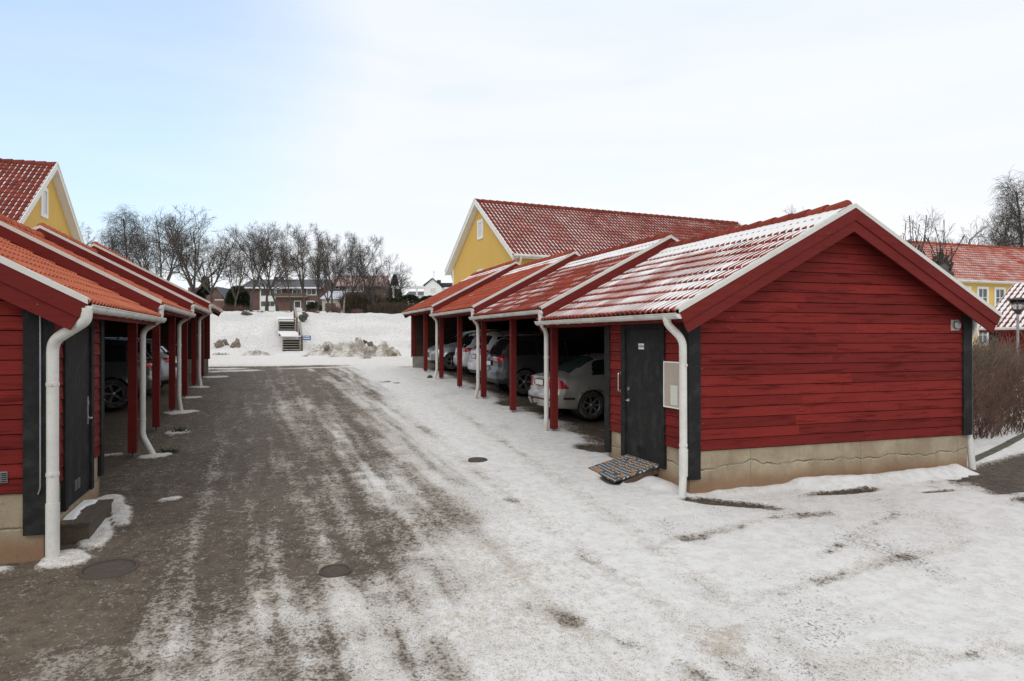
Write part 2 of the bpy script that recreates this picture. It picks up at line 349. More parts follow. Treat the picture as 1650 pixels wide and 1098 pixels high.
# ------------------------------------------------------------------ mesh builder
class MB:
    def __init__(s, T=None, flip=False):
        s.v = []; s.f = []; s.r = []; s.sm = []; s.mi = []; s.T = T; s.flip = flip; s.n = 0
    def add(s, verts, faces, rnd=None, smooth=False, mi=0):
        k = s.n; r = rng.random() if rnd is None else rnd
        s.v.extend(verts); s.n += len(verts)
        if isinstance(r, (list, np.ndarray)): s.r.extend(r)
        else: s.r.extend([r] * len(faces))
        s.f.extend([tuple(i + k for i in f) for f in faces]); s.sm.extend([smooth] * len(faces)); s.mi.extend([mi] * len(faces))
    def box(s, x0, x1, y0, y1, z0, z1, **k):
        s.hexa([(x0, y0, z0), (x1, y0, z0), (x1, y1, z0), (x0, y1, z0), (x0, y0, z1), (x1, y0, z1), (x1, y1, z1), (x0, y1, z1)], **k)
    def hexa(s, p, **k):
        s.add(p, [(0, 3, 2, 1), (4, 5, 6, 7), (0, 1, 5, 4), (1, 2, 6, 5), (2, 3, 7, 6), (3, 0, 4, 7)], **k)
    def prism(s, poly, d, **k):
        n = len(poly); d = Vector(d)
        p = [tuple(q) for q in poly] + [tuple(Vector(q) + d) for q in poly]
        s.add(p, [tuple(range(n))[::-1], tuple(range(n, 2 * n))] + [(i, (i + 1) % n, (i + 1) % n + n, i + n) for i in range(n)], **k)
    def tube(s, path, r, n=10, caps=True, smooth=True, **k):
        path = [Vector(p) for p in path]; m = len(path)
        rr = r if isinstance(r, (list, tuple)) else [r] * m
        vs = []; up = None
        for i, p in enumerate(path):
            d = (path[min(i + 1, m - 1)] - path[max(i - 1, 0)]).normalized()
            if up is None: up = Vector((0, 0, 1)) if abs(d.z) < .9 else Vector((1, 0, 0))
            a = d.cross(up)
            if a.length < 1e-4: a = d.orthogonal()
            a.normalize(); b = a.cross(d).normalized(); up = b
            for j in range(n):
                t = 2 * math.pi * j / n
                vs.append(tuple(p + (a * math.cos(t) + b * math.sin(t)) * rr[i]))
        fs = [(i * n + j, i * n + (j + 1) % n, (i + 1) * n + (j + 1) % n, (i + 1) * n + j) for i in range(m - 1) for j in range(n)]
        s.add(vs, fs, smooth=smooth, **k)
        if caps:
            s.add(vs[:n], [tuple(range(n))], **k); s.add(vs[-n:], [tuple(range(n))], **k)
    def disc(s, c, r, axis, h, n=24, **k):
        c = Vector(c); a = Vector(axis).normalized(); s.tube([c, c + a * h], r, n, smooth=False, **k)
    def lathe(s, c, axis, prof, n=28, smooth=True, **k):       # prof: (r, along)
        c = Vector(c); a = Vector(axis).normalized(); u = a.orthogonal().normalized(); w = a.cross(u); vs = []
        for r, h in prof:
            for j in range(n):
                t = 2 * math.pi * j / n; vs.append(tuple(c + a * h + (u * math.cos(t) + w * math.sin(t)) * r))
        m = len(prof)
        s.add(vs, [(i * n + j, i * n + (j + 1) % n, (i + 1) * n + (j + 1) % n, (i + 1) * n + j) for i in range(m - 1) for j in range(n)], smooth=smooth, **k)
    def beam(s, p, q, w, h, up=(0, 0, 1), **k):
        p = Vector(p); q = Vector(q); d = (q - p).normalized(); a = d.cross(Vector(up)).normalized() * w / 2; b = a.cross(d).normalized() * h / 2
        s.hexa([tuple(x) for x in (p - a - b, p + a - b, q + a - b, q - a - b, p - a + b, p + a + b, q + a + b, q - a + b)], **k)
    def grid(s, P, rnd=None, smooth=True):
        nx, ny = P.shape[:2]; idx = np.arange(nx * ny).reshape(nx, ny)
        f = np.stack([idx[:-1, :-1], idx[1:, :-1], idx[1:, 1:], idx[:-1, 1:]], -1).reshape(-1, 4)
        s.add([tuple(x) for x in P.reshape(-1, 3).tolist()], [tuple(x) for x in f.tolist()], rnd=(rnd.reshape(-1).tolist() if rnd is not None else 0.5), smooth=smooth)
    def build(s, name, m, parent=None):
        me = bpy.data.meshes.new(name)
        v = np.array(s.v, float).reshape(-1, 3)
        if s.T is not None: v = s.T(v)
        f = [x[::-1] for x in s.f] if s.flip else s.f
        me.from_pydata(v.tolist(), [], f)
        for q in (m if isinstance(m, (list, tuple)) else [m]): me.materials.append(q)
        me.polygons.foreach_set('use_smooth', s.sm); me.polygons.foreach_set('material_index', s.mi)
        a = me.attributes.new('rnd', 'FLOAT', 'FACE'); a.data.foreach_set('value', np.array(s.r, np.float32))
        me.update()
        o = bpy.data.objects.new(name, me); COL.objects.link(o)
        if parent is not None: o.parent = parent
        return o

def tag(o, label=None, cat=None, group=None, kind=None):
    if label: o['label'] = label
    if cat: o['category'] = cat
    if group: o['group'] = group
    if kind: o['kind'] = kind
    return o
def empty(name, loc=(0, 0, 0), rz=0, **k):
    o = bpy.data.objects.new(name, None); COL.objects.link(o); o.location = loc; o.rotation_euler = (0, 0, rz); o.empty_display_size = .2
    return tag(o, **k)
def copy_tree(o, parent=None):
    c = o.copy(); COL.objects.link(c); c.parent = parent
    for ch in o.children: copy_tree(ch, c)
    return c
def off(o):                      # transform that makes world coordinates local to a thing at o
    o = np.array(o); return lambda v: v - o

# ------------------------------------------------------------------ terrain
def gz(x, y):
    x = np.asarray(x, float); y = np.asarray(y, float)
    a = -2.25 + .0525 * (y - 7.5)
    z = np.where(y < 26, a, -2.25 + .0525 * 18.5 + (y - 26) * .024)
    z = np.where(y > 32, -1.135 + (np.minimum(y, 50) - 32) * .008, z)
    z = np.where(y < -20, -2.25 + .0525 * -27.5, z)
    z = z + .010 * np.clip(x, -12, 14) * sst(40, 20, y)
    # the bank is at its full height across the end of the drive, low behind the houses to the east
    k = 1 - .75 * sst(22, 45, x)
    z = z + k * (3.15 * (.55 * np.clip((y - 49.8) / 10.5, 0, 1) + .45 * sst(49.5, 60.5, y)) + 2.7 * sst(63, 135, y) + 4 * sst(140, 420, y))
    return z
def gz1(x, y): return float(gz(x, y))
# ------------------------------------------------------------------ the ground sheet
def gpt(px, py):                 # photo pixel -> point on the sloping yard
    u = (px - 825) / F; w = (u * CT + ST, -u * ST + CT, (HZ - py) / F)
    t = (-2.25 - .0525 * 7.5) / (w[2] - .0525 * w[1]); return (w[0] * t, w[1] * t)
def segdist(X, Y, pts):
    d = np.full(X.shape, 1e9)
    for (ax, ay), (bx, by) in zip(pts[:-1], pts[1:]):
        vx, vy = bx - ax, by - ay; L = vx * vx + vy * vy
        t = np.clip(((X - ax) * vx + (Y - ay) * vy) / L, 0, 1)
        d = np.minimum(d, np.hypot(X - ax - t * vx, Y - ay - t * vy))
    return d
def ell(X, Y, cx, cy, rx, ry, rot=0, soft=.35):
    c, s = math.cos(math.radians(rot)), math.sin(math.radians(rot))
    u = ((X - cx) * c + (Y - cy) * s) / rx; v = (-(X - cx) * s + (Y - cy) * c) / ry
    n = (fbm(X * 2.5, Y * 2.5, 5) - .5) * .9
    return sst(1 + soft, 1 - soft, np.hypot(u, v) + n)

def coverage(X, Y):
    xb = np.interp(Y, [3, 4.5, 6, 6.9, 9.2, 12.7, 18.6, 24, 27, 29, 31], [1.7, 1.9, 2.15, 2.4, 2.75, 2.85, 3.05, 3.1, 3.0, 2.9, 3.4])
    xb = xb + (fbm(X * .9 + 3, Y * .35, 8) - .5) * 1.0
    t = X - xb
    xw = X + .25 * (fbm(X * .3, Y * .25, 19) - .5)                # wheel-worn bands run up the drive, wandering a little
    s1 = fbm(xw * 1.5 + .10 * Y, Y * .10, 21, 3); s2 = .5 * fbm(xw * 4.8 + .2 * Y, Y * .14, 23, 4) + .5 * fbm(xw * 7.5 + .3 * Y, Y * .5, 29, 4)
    patch = fbm(X * .6, Y * .6, 31, 4); fine = fbm(X * 3.2, Y * 4.2, 37, 4)
    mid = sst(-1.9, -.1, X)
    c = -.30 + mid * (.50 + .10 * sst(0, 2, X)) - .12 * sst(14, 24, Y) * mid
    c = c + (.22 + .78 * mid) * ((s1 - .5) * 1.0 + (s2 - .5) * 2.1 + (fine - .5) * .75) + (patch - .5) * .45 * (.3 + .7 * mid)
    c = np.where(t > -1.3, c + (1.35 - c) * sst(-1.5, .8, t + (s2 - .5) * .7), c)
    near = sst(7.05, 6.0, Y + .25 * np.maximum(-X - .6, 0) - .45 * np.maximum(X + .4, 0) + (fbm(X * 1.2, Y * 1.2, 66) - .5) * .9)
    c = c + (.42 * near + (fbm(X * 1.6, Y * 1.6, 44) - .5) * 1.1 * near) * sst(.8, -.6, t)
    # full snow to the right, with thin worn tracks
    right = sst(.7, 1.6, t)
    c = np.where(right > 0, c * (1 - right) + right * (1.25 + (fbm(X * 1.3, Y * 1.3, 12) - .5) * .9), c)
    far = sst(30.6, 31.2, Y + (fbm(X * .6, Y * .2, 3) - .5) * 1.0)
    c = c * (1 - far) + far * 1.7
    c = np.maximum(c, 1.1 * ell(X, Y, 1.8, 29.3, 2.6, .28, 4) * sst(-1.5, 2, X))
    # under the carport roofs
    ins = sst(5.55, 6.35, X + (fbm(X * 1.5, Y * 1.5, 9) - .5) * 1.1) * sst(10.5, 10.9, Y) * sst(28.2, 27.8, Y) * sst(11.2, 10.6, X)
    c = c * (1 - ins) + ins * (.02 + (fbm(X * 2, Y * 2, 14) - .5) * .9)
    lft = sst(-2.1, -2.6, X) * sst(10.3, 10.8, Y) * sst(28.2, 27.8, Y)
    c = c * (1 - lft) - .30 * lft
    c = np.where((X < -2.3) & (Y < 30.5) & (Y > 8.4), -.3, c)
    # the plain west of the left row and east of the right row is snowed over
    c = np.where((X < -7.6) | ((X > 10.9) & (Y > 9.6)), 1.7, c)
    # bare wedge of asphalt east of the gable
    w = sst(9.1, 9.9, X + (fbm(X * 2, Y * 2, 71) - .5) * 1.3) * sst(6.1, 6.7, Y - .05 * (X - 9.5)) * sst(8.2, 7.9, Y - .24 * (X - 10))
    w = w * (1 - .75 * ell(X, Y, 10.9, 6.75, 1.8, .12, -4))
    c = c * (1 - w) - .35 * w
    for e in ((5.62, 7.78, .62, .15, -38), (7.65, 7.70, .58, .13, -2), (5.62, 11.35, .5, .38, -60), (4.78, 9.3, .32, .14, 80),
              (8.9, 7.3, .3, .05, 0), (6.0, 17.0, .5, .6, 0), (5.35, 28.6, .5, .25, 0)):
        k = ell(X, Y, *e); c = c * (1 - k) - .32 * k
    # patches of snow left on the asphalt along the left row
    for e in ((-1.86, 8.95, .16, .75, 8), (-1.96, 8.1, .25, .26, 30), (-2.02, 10.25, .2, .35, -10), (-1.72, 9.55, .12, .42, 12),
              (-1.25, 10.15, .16, .07, 20), (-1.80, 13.02, .26, .18, 25), (-2.5, 13.3, .25, .06, 0), (-1.8, 15.2, .22, .2, 25),
              (-2.0, 17.9, .35, .20, 0), (-2.0, 20.5, .25, .16, 0), (-2.0, 22.8, .25, .2, 0), (-1.8, 25.6, .4, .25, 0), (-1.2, 28.2, .9, .35, 0), (-1.7, 29.6, 1.1, .3, 0)):
        k = ell(X, Y, *e, soft=.15); c = c * (1 - k) + 1.6 * k
    k = sst(8.12, 8.02, Y) * sst(7.86, 7.96, Y + (fbm(X * 2, Y * 0 + 1, 4) - .5) * .1) * sst(-2.3, -2.5, X); c = c * (1 - k) + 1.6 * k
    # worn lines in the snow
    def worn(pts, w, a):
        nonlocal c
        d = segdist(X, Y, [gpt(*p) for p in pts]) + (fbm(X * 4, Y * 4, 91) - .5) * .22
        k = a * sst(w * 1.3, 0, d) * np.clip(fbm(X * 1.7, Y * 1.7, 77) * 3.2 - 1.1, 0, 1.1) * np.clip(fbm(X * 8, Y * 8, 78) * 2.6 - .5, 0, 1.4)
        c = c - np.minimum(k, np.maximum(c - .42, 0))
    worn([(1070, 884), (1130, 872), (1230, 850), (1330, 838)], .12, 1.0)
    worn([(1190, 975), (1300, 955), (1430, 915), (1560, 888)], .11, .75)
    worn([(1230, 940), (1330, 905), (1440, 840)], .10, .5)
    worn([(1320, 1098), (1450, 1080), (1650, 1060)], .16, .7)
    worn([(620, 640), (800, 790), (940, 900), (1090, 1010), (1200, 1098)], .14, .45)
    worn([(700, 640), (900, 780), (1070, 900), (1330, 1098)], .13, .4)
    worn([(850, 980), (1000, 1040), (1130, 1098)], .12, .55)
    return c

def dirtmap(X, Y):
    d = np.zeros(X.shape)
    for pts, w, a in (([(620, 640), (800, 790), (940, 900), (1090, 1010), (1200, 1098)], .30, .55),
                      ([(700, 640), (900, 780), (1070, 900), (1330, 1098)], .28, .5),
                      ([(560, 640), (700, 790), (830, 930), (1000, 1098)], .35, .8),
                      ([(1100, 1098), (1160, 1060), (1190, 1020)], .18, .9),
                      ([(1190, 975), (1300, 955), (1430, 915), (1560, 888)], .2, .5),
                      ([(1070, 884), (1130, 872), (1230, 850), (1330, 838)], .25, .5),
                      ([(1320, 1098), (1450, 1080), (1650, 1060)], .3, .6)):
        dd = segdist(X, Y, [gpt(*p) for p in pts]) + (fbm(X * 3, Y * 3, 51) - .5) * .4
        d = np.maximum(d, a * sst(w, 0, dd))
    d = np.maximum(d, .55 * sst(4.2, 1.8, X) * sst(33, 30, Y))
    d = np.maximum(d, .70 * sst(9.6, 6.8, Y) * sst(.2, -1.4, X))
    return np.clip(d + (fbm(X * 1.1, Y * 1.1, 61) - .5) * .35 + .04, 0, 1) * sst(60, 34, Y)

def axis(parts):
    a = []
    for lo, hi, st in parts: a.append(np.arange(lo, hi, st))
    return np.concatenate(a + [[parts[-1][1]]])
gx = np.concatenate([-np.geomspace(900, 12, 26)[:-1], axis([(-12, -4, .5), (-4, 6.5, .05), (6.5, 13.5, .07), (13.5, 20, .4), (20, 40, 1.2)]), np.geomspace(42, 900, 22)])
gy = np.concatenate([-np.geomspace(300, 6, 14)[:-1], axis([(-6, 2.6, .6), (2.6, 13, .045), (13, 32, .11), (32, 70, .45)]), np.geomspace(71, 1500, 44)])
GX, GY = np.meshgrid(gx, gy, indexing='ij')
cov = coverage(GX, GY); drt = dirtmap(GX, GY)
GZ = gz(GX, GY)
sn = np.clip(cov, 0, 1.3)
nearw = sst(60, 30, GY) * sst(30, 15, np.abs(GX))
GZ = GZ + nearw * (.022 * sn + (fbm(GX * 1.3, GY * 1.3, 2) - .5) * .035 * (.3 + .7 * np.clip(sn, 0, 1)) + (fbm(GX * 9, GY * 9, 6, 3) - .5) * .014 * np.clip(sn, 0, 1))
def berm(pts, w, h, seed):
    global GZ, cov
    d = segdist(GX, GY, pts)
    k = sst(w, 0, d) * (.5 + fbm(GX * 3, GY * 3, seed))
    GZ = GZ + h * k; cov = np.maximum(cov, np.where(k > .12, 1.5, -9))
berm([(7.3, 8.1), (8.6, 8.0), (9.6, 8.0), (10.3, 8.1)], .34, .09, 5)
berm([(5.9, 8.16), (7.3, 8.14)], .22, .03, 6)
berm([(5.3, 8.6), (5.25, 9.3)], .28, .07, 8)
GZ = GZ - .012 * sst(.3, -.2, cov) * nearw                     # worn-out asphalt lies a little lower than the ice
# rough meadow on the bank
bk = sst(46, 52, GY) * sst(140, 90, GY)
GZ = GZ + bk * (fbm(GX * .8, GY * .8, 33) - .5) * .35
gm = MB(); P = np.stack([GX, GY, GZ], -1); gm.grid(P)
M['ground'] = mat('snow_on_asphalt', (.5, .5, .5), .8, spec=.10)
g_ob = gm.build('ground', M['ground']); tag(g_ob, kind='structure')
ca = g_ob.data.attributes.new('cov', 'FLOAT_COLOR', 'POINT')
buf = np.zeros((GX.size, 4), np.float32); buf[:, 0] = cov.reshape(-1); buf[:, 1] = drt.reshape(-1)
buf[:, 2] = (bk * (GY < 400)).reshape(-1); buf[:, 3] = 1
ca.data.foreach_set('color', buf.reshape(-1))
def groundmat():
    n = N(M['ground']); co = n.co()
    at_ = n.attr('cov', 'Vector'); s = n.sepx(at_); cv, dt, bkk = s[0], s[1], s[2]
    st = n.noise(n.co((1.0, .22, 1)), 4.5, 6, .62)
    b = n.noise(co, 7, 6, .65); c = n.noise(co, 34, 5, .7); g = n.noise(co, 120, 3, .7); mdn = n.noise(n.co((1, .8, 1)), 16, 4, .6)
    vo = n.voro(co, 85, out=1); vg = n.sepx(vo)[0]
    part = n.rng(cv, 1.0, .6, .35, 1)
    v = n.m('ADD', cv, n.m('MULTIPLY', n.m('SUBTRACT', st, .5), n.m('MULTIPLY', part, .9)))
    v = n.m('ADD', v, n.m('MULTIPLY', n.m('SUBTRACT', mdn, .5), n.m('MULTIPLY', part, 1.9)))
    v = n.m('ADD', v, n.m('MULTIPLY', n.m('SUBTRACT', b, .5), .5))
    v = n.m('ADD', v, n.m('MULTIPLY', n.m('SUBTRACT', c, .5), 2.3))
    v = n.m('ADD', v, n.m('MULTIPLY', n.m('SUBTRACT', g, .5), 1.5))
    asp = n.mix(n.rng(b, .35, .65), (.056, .042, .031), (.104, .081, .061))
    asp = n.mix(n.rng(vg, .75, .95, 0, .55), asp, (.27, .23, .19)); asp = n.mix(n.rng(vg, .25, .05, 0, .6), asp, (.028, .022, .017))
    asp = n.mix(n.m('MULTIPLY', n.rng(dt, .3, .85), n.rng(b, .3, .6, .35, .8)), asp, (.175, .142, .108))
    slush = n.mix(n.rng(c, .35, .65), (.30, .26, .215), (.44, .40, .35))
    snow = n.mix(n.rng(b, .4, .62), (.77, .765, .755), (.68, .67, .655))
    fl = n.m('ADD', n.m('MULTIPLY', n.m('SUBTRACT', mdn, .5), 2.2), n.m('ADD', n.m('MULTIPLY', n.m('SUBTRACT', c, .5), 2.6), n.m('MULTIPLY', n.m('SUBTRACT', g, .5), 1.6)))
    snow = n.mix(n.rng(n.m('MULTIPLY_ADD', dt, 1.0, fl), .30, 1.25, 0, .75), snow, (.44, .375, .29))
    snow = n.mix(n.rng(n.m('MULTIPLY_ADD', b, 1.2, fl), .95, 1.5, 0, .7), snow, (.40, .36, .31))
    # grit scattered over the packed snow
    gr = n.voro(co, 46); gsz = n.m('MULTIPLY', n.rng(n.m('ADD', b, n.m('MULTIPLY', dt, .5)), .48, .8), .22)
    snow = n.mix(n.m('MULTIPLY', n.m('LESS_THAN', gr, gsz), .8), snow, (.15, .11, .08))
    col = n.mix(n.rng(v, .28, .46), asp, slush); col = n.mix(n.rng(v, .60, .92), col, snow)
    grass = n.m('MULTIPLY', bkk, n.rng(n.noise(n.co((1, 1.0, 1)), 5.0, 8, .8), .48, .62, 0, .7))
    col = n.mix(grass, col, (.50, .49, .46))
    col = n.mix(n.m('MULTIPLY', bkk, n.rng(n.noise(n.co((.6, 1, 1)), .35, 4), .42, .62, 0, .45)), col, (.52, .52, .53))
    n.base(col)
    n.rough(n.rng(v, .2, .8, .62, .78))
    h = n.m('ADD', n.m('MULTIPLY', n.rng(v, .1, 1.0), .8), n.m('ADD', n.m('MULTIPLY', c, .8), n.m('MULTIPLY', g, .25)))
    n.bump(h, .022, .65)
groundmat()

# manhole covers, flush in the yard
def manhole(px, py, r, label, ry=None):
    x, y = gpt(px, py); o = empty('manhole_cover', (x, y, gz1(x, y) + .0), label=label, cat='manhole cover')
    z = float(GZ[np.abs(gx - x).argmin(), np.abs(gy - y).argmin()]) - gz1(x, y) + .012
    sl = .0525
    def T(v): v = v.copy(); v[:, 2] += v[:, 1] * sl; return v
    m = MB(T); m.lathe((0, 0, z - .05), (0, 0, 1), [(r * .86, .05), (r * .88, .056), (r * .97, .056), (r, .05), (r * 1.02, 0)]); m.build('rim', M['iron'], o)
    m = MB(T); m.lathe((0, 0, z - .03), (0, 0, 1), [(0, .03), (r * .2, .03), (r * .22, .034), (r * .28, .034), (r * .3, .03), (r * .52, .03), (r * .54, .034), (r * .6, .034), (r * .62, .03), (r * .83, .03), (r * .85, .02)])
    m.build('lid', M['iron'], o)
manhole(176, 914, .265, 'worn round manhole cover in bare asphalt beside the nearest downpipe of the left garage')
manhole(540, 925, .15, 'rusty round manhole cover half iced over in the middle of the drive')
manhole(770, 748, .16, 'small dark drain cover in the snow in front of the carports')
# ------------------------------------------------------------------ wall and roof helpers
def siding(mb, O, U, Nn, W, z0, z1, h=.148, gab=None, holes=(), joint=2.6, bands=None):
    O, U, Nn = Vector(O), Vector(U), Vector(Nn); k = 0; z = z0
    while z < z1 - .005:
        zt = min(z + h, z1); a0 = a1 = 0.0; b0 = b1 = W
        if gab:
            a0, b0 = gab(z); a1, b1 = gab(zt)
            if a0 >= b0: break
            if a1 > b1: a1 = b1 = (a1 + b1) / 2
        zc = (z + zt) / 2
        cuts = [(max(a0, 0), b0)]
        for (u0, u1, h0, h1) in holes:
            if h0 < zc < h1:
                nc = []
                for (p, q) in cuts:
                    if u0 > p: nc.append((p, min(q, u0)))
                    if u1 < q: nc.append((max(p, u1), q))
                cuts = [x for x in nc if x[1] - x[0] > .01]
        for (p, q) in cuts:
            ps = [p]; x = p + rng.uniform(.4, 1) * joint * 1.6
            while x < q - .5 and not holes: ps.append(x); x += rng.uniform(.7, 1.3) * joint * 1.6
            ps.append(q)
            for i in range(len(ps) - 1):
                l0, l1 = ps[i] + (.0015 if i else 0), ps[i + 1]
                t0 = a1 if (i == 0 and gab and not holes) else l0; t1 = b1 if (i == len(ps) - 2 and gab and not holes) else l1
                t0 = max(t0, l0 if i else t0); t1 = min(t1, l1) if i < len(ps) - 2 else t1
                if t0 > t1: t0 = t1 = (t0 + t1) / 2
                wob = rng.uniform(-.0015, .0015)
                def P(u, n, zz): q_ = O + U * u + Nn * n; return (q_.x, q_.y, zz)
                zb = z + .009
                mb.hexa([P(l0, -.0, zb), P(l1, -.0, zb), P(l1, .031 + wob, zb), P(l0, .031 + wob, zb),
                         P(t0, -.0, zt), P(t1, -.0, zt), P(t1, .018 + wob, zt), P(t0, .018 + wob, zt)])
        z = zt; k += 1

def tiles(mt, msn, O, Y, S, L, SL, pitch=.15, course=.345, amp=.026, snow=0.0, seed=1, spw=8, snow_bias=None):
    """pantiled slope: O eave start, Y unit along the eave, S unit up the slope, N normal"""
    O, Y, S = np.array(O, float), np.array(Y, float), np.array(S, float)
    Nn = np.cross(Y, S); Nn = Nn if Nn[2] > 0 else -Nn
    nw = max(2, int(round(L / pitch))); p = L / nw; nc = max(2, int(round(SL / course))); c = SL / nc
    ys = np.linspace(0, L, nw * spw + 1)
    ph = ys / p * 2 * np.pi
    wave = .5 + .5 * np.cos(ph); wave = wave ** .65
    rows_s, rows_h, tid = [], [], []
    for k in range(nc):
        rows_s += [k * c - .004, k * c - .006, (k + 1) * c + .035]
        rows_h += [.004, .030, .008]; tid += [k, k, k]
    s = np.array(rows_s); h = np.array(rows_h)
    s[0] = -.02; s[1] = -.022; s[-1] = SL
    SS, YY = np.meshgrid(s, ys, indexing='ij'); HH = h[:, None] + amp * 2 * wave[None, :]
    ti = (np.arange(len(ys)) / (2 * spw)).astype(int)
    jit = (_hash(np.array(tid)[:, None] + 0 * ti[None, :], ti[None, :] + 0 * np.array(tid)[:, None], seed) - .5)
    HH = HH + jit * .006
    P = O + YY[..., None] * Y + SS[..., None] * S + HH[..., None] * Nn
    r = _hash(np.array(tid)[:-1, None] + 0 * ti[None, :-1], ti[None, :-1] + 0 * np.array(tid)[:-1, None], seed + 3)
    mt.grid(P, r, smooth=False)
    if msn is not None and snow > 0:
        ns = max(2, int(SL / .045)); ss = np.linspace(.0, SL - .02, ns); y2 = np.linspace(.0, L, nw * 6 + 1)
        SS, YY = np.meshgrid(ss, y2, indexing='ij')
        wv = .5 + .5 * np.cos(YY / p * 2 * np.pi)
        fr = (SS / c) % 1.0
        hc = .030 - .022 * np.clip(fr, 0, 1)
        lvl = hc * .85 + snow * .040 - .004 + .009 * (fbm(YY * 1.1 + seed, SS * 1.0, seed) - .5) * 2 + .006 * (fbm(YY * 9, SS * 3, seed + 5) - .5)
        lvl = lvl - .022 * sst(.16, .03, fr) - .006 * sst(.35, .1, fr)
        if snow_bias is not None: lvl = lvl + snow_bias(YY / L, SS / SL)
        H = lvl + .006 * wv
        P = O + YY[..., None] * Y + SS[..., None] * S + H[..., None] * Nn
        msn.grid(P)

def ridge_caps(mb, A, B, r=.10, step=.36):
    A, B = Vector(A), Vector(B); d = (B - A); L = d.length; d.normalize(); n = max(1, int(L / step)); st = L / n
    side = d.cross(Vector((0, 0, 1))).normalized()
    for i in range(n):
        p = A + d * (i * st); q = A + d * ((i + 1) * st + .05); rr = (r, r * .86)
        vs = []
        for (c, ra, lift) in ((p, rr[0], .018), (q, rr[1], 0)):
            for j in range(9):
                t = math.pi * (j / 8.0) ; t = -.25 + t * (1 + .5 / math.pi)
                vs.append(tuple(c + side * math.cos(t) * ra + Vector((0, 0, math.sin(t) * ra + lift))))
        fs = [(j, j + 1, j + 10, j + 9) for j in range(8)]
        mb.add(vs, fs, smooth=True); mb.add(vs[:9], [tuple(range(9))])

def arc_path(pts, rad=.07, n=5):
    """polyline with rounded bends"""
    pts = [Vector(p) for p in pts]; out = [pts[0]]
    for a, b, c in zip(pts[:-2], pts[1:-1], pts[2:]):
        u = (a - b); v = (c - b); r = min(rad, u.length * .45, v.length * .45); u.normalize(); v.normalize()
        p0 = b + u * r; p1 = b + v * r
        for i in range(n + 1):
            t = i / n; out.append((1 - t) ** 2 * p0 + 2 * t * (1 - t) * b + t * t * p1)
    out.append(pts[-1]); return out

# ------------------------------------------------------------------ the two rows of carports
Y0, SEG, NSEG, STEP = 8.2, 4.93, 4, .235
WD = 5.2                     # depth of the building
def text_mesh(s, size, parent, name, m, mtx):
    cu = bpy.data.curves.new(name, 'FONT'); cu.body = s; cu.size = size; cu.align_x = 'CENTER'; cu.align_y = 'CENTER'; cu.extrude = .0006
    t = bpy.data.objects.new('tmp', cu); COL.objects.link(t); bpy.context.view_layer.update()
    me = bpy.data.meshes.new_from_object(t); COL.objects.unlink(t); bpy.data.objects.remove(t)
    me.transform(mtx); me.name = name
    me.materials.clear(); me.materials.append(m)
    o = bpy.data.objects.new(name, me); COL.objects.link(o); o.parent = parent; return o

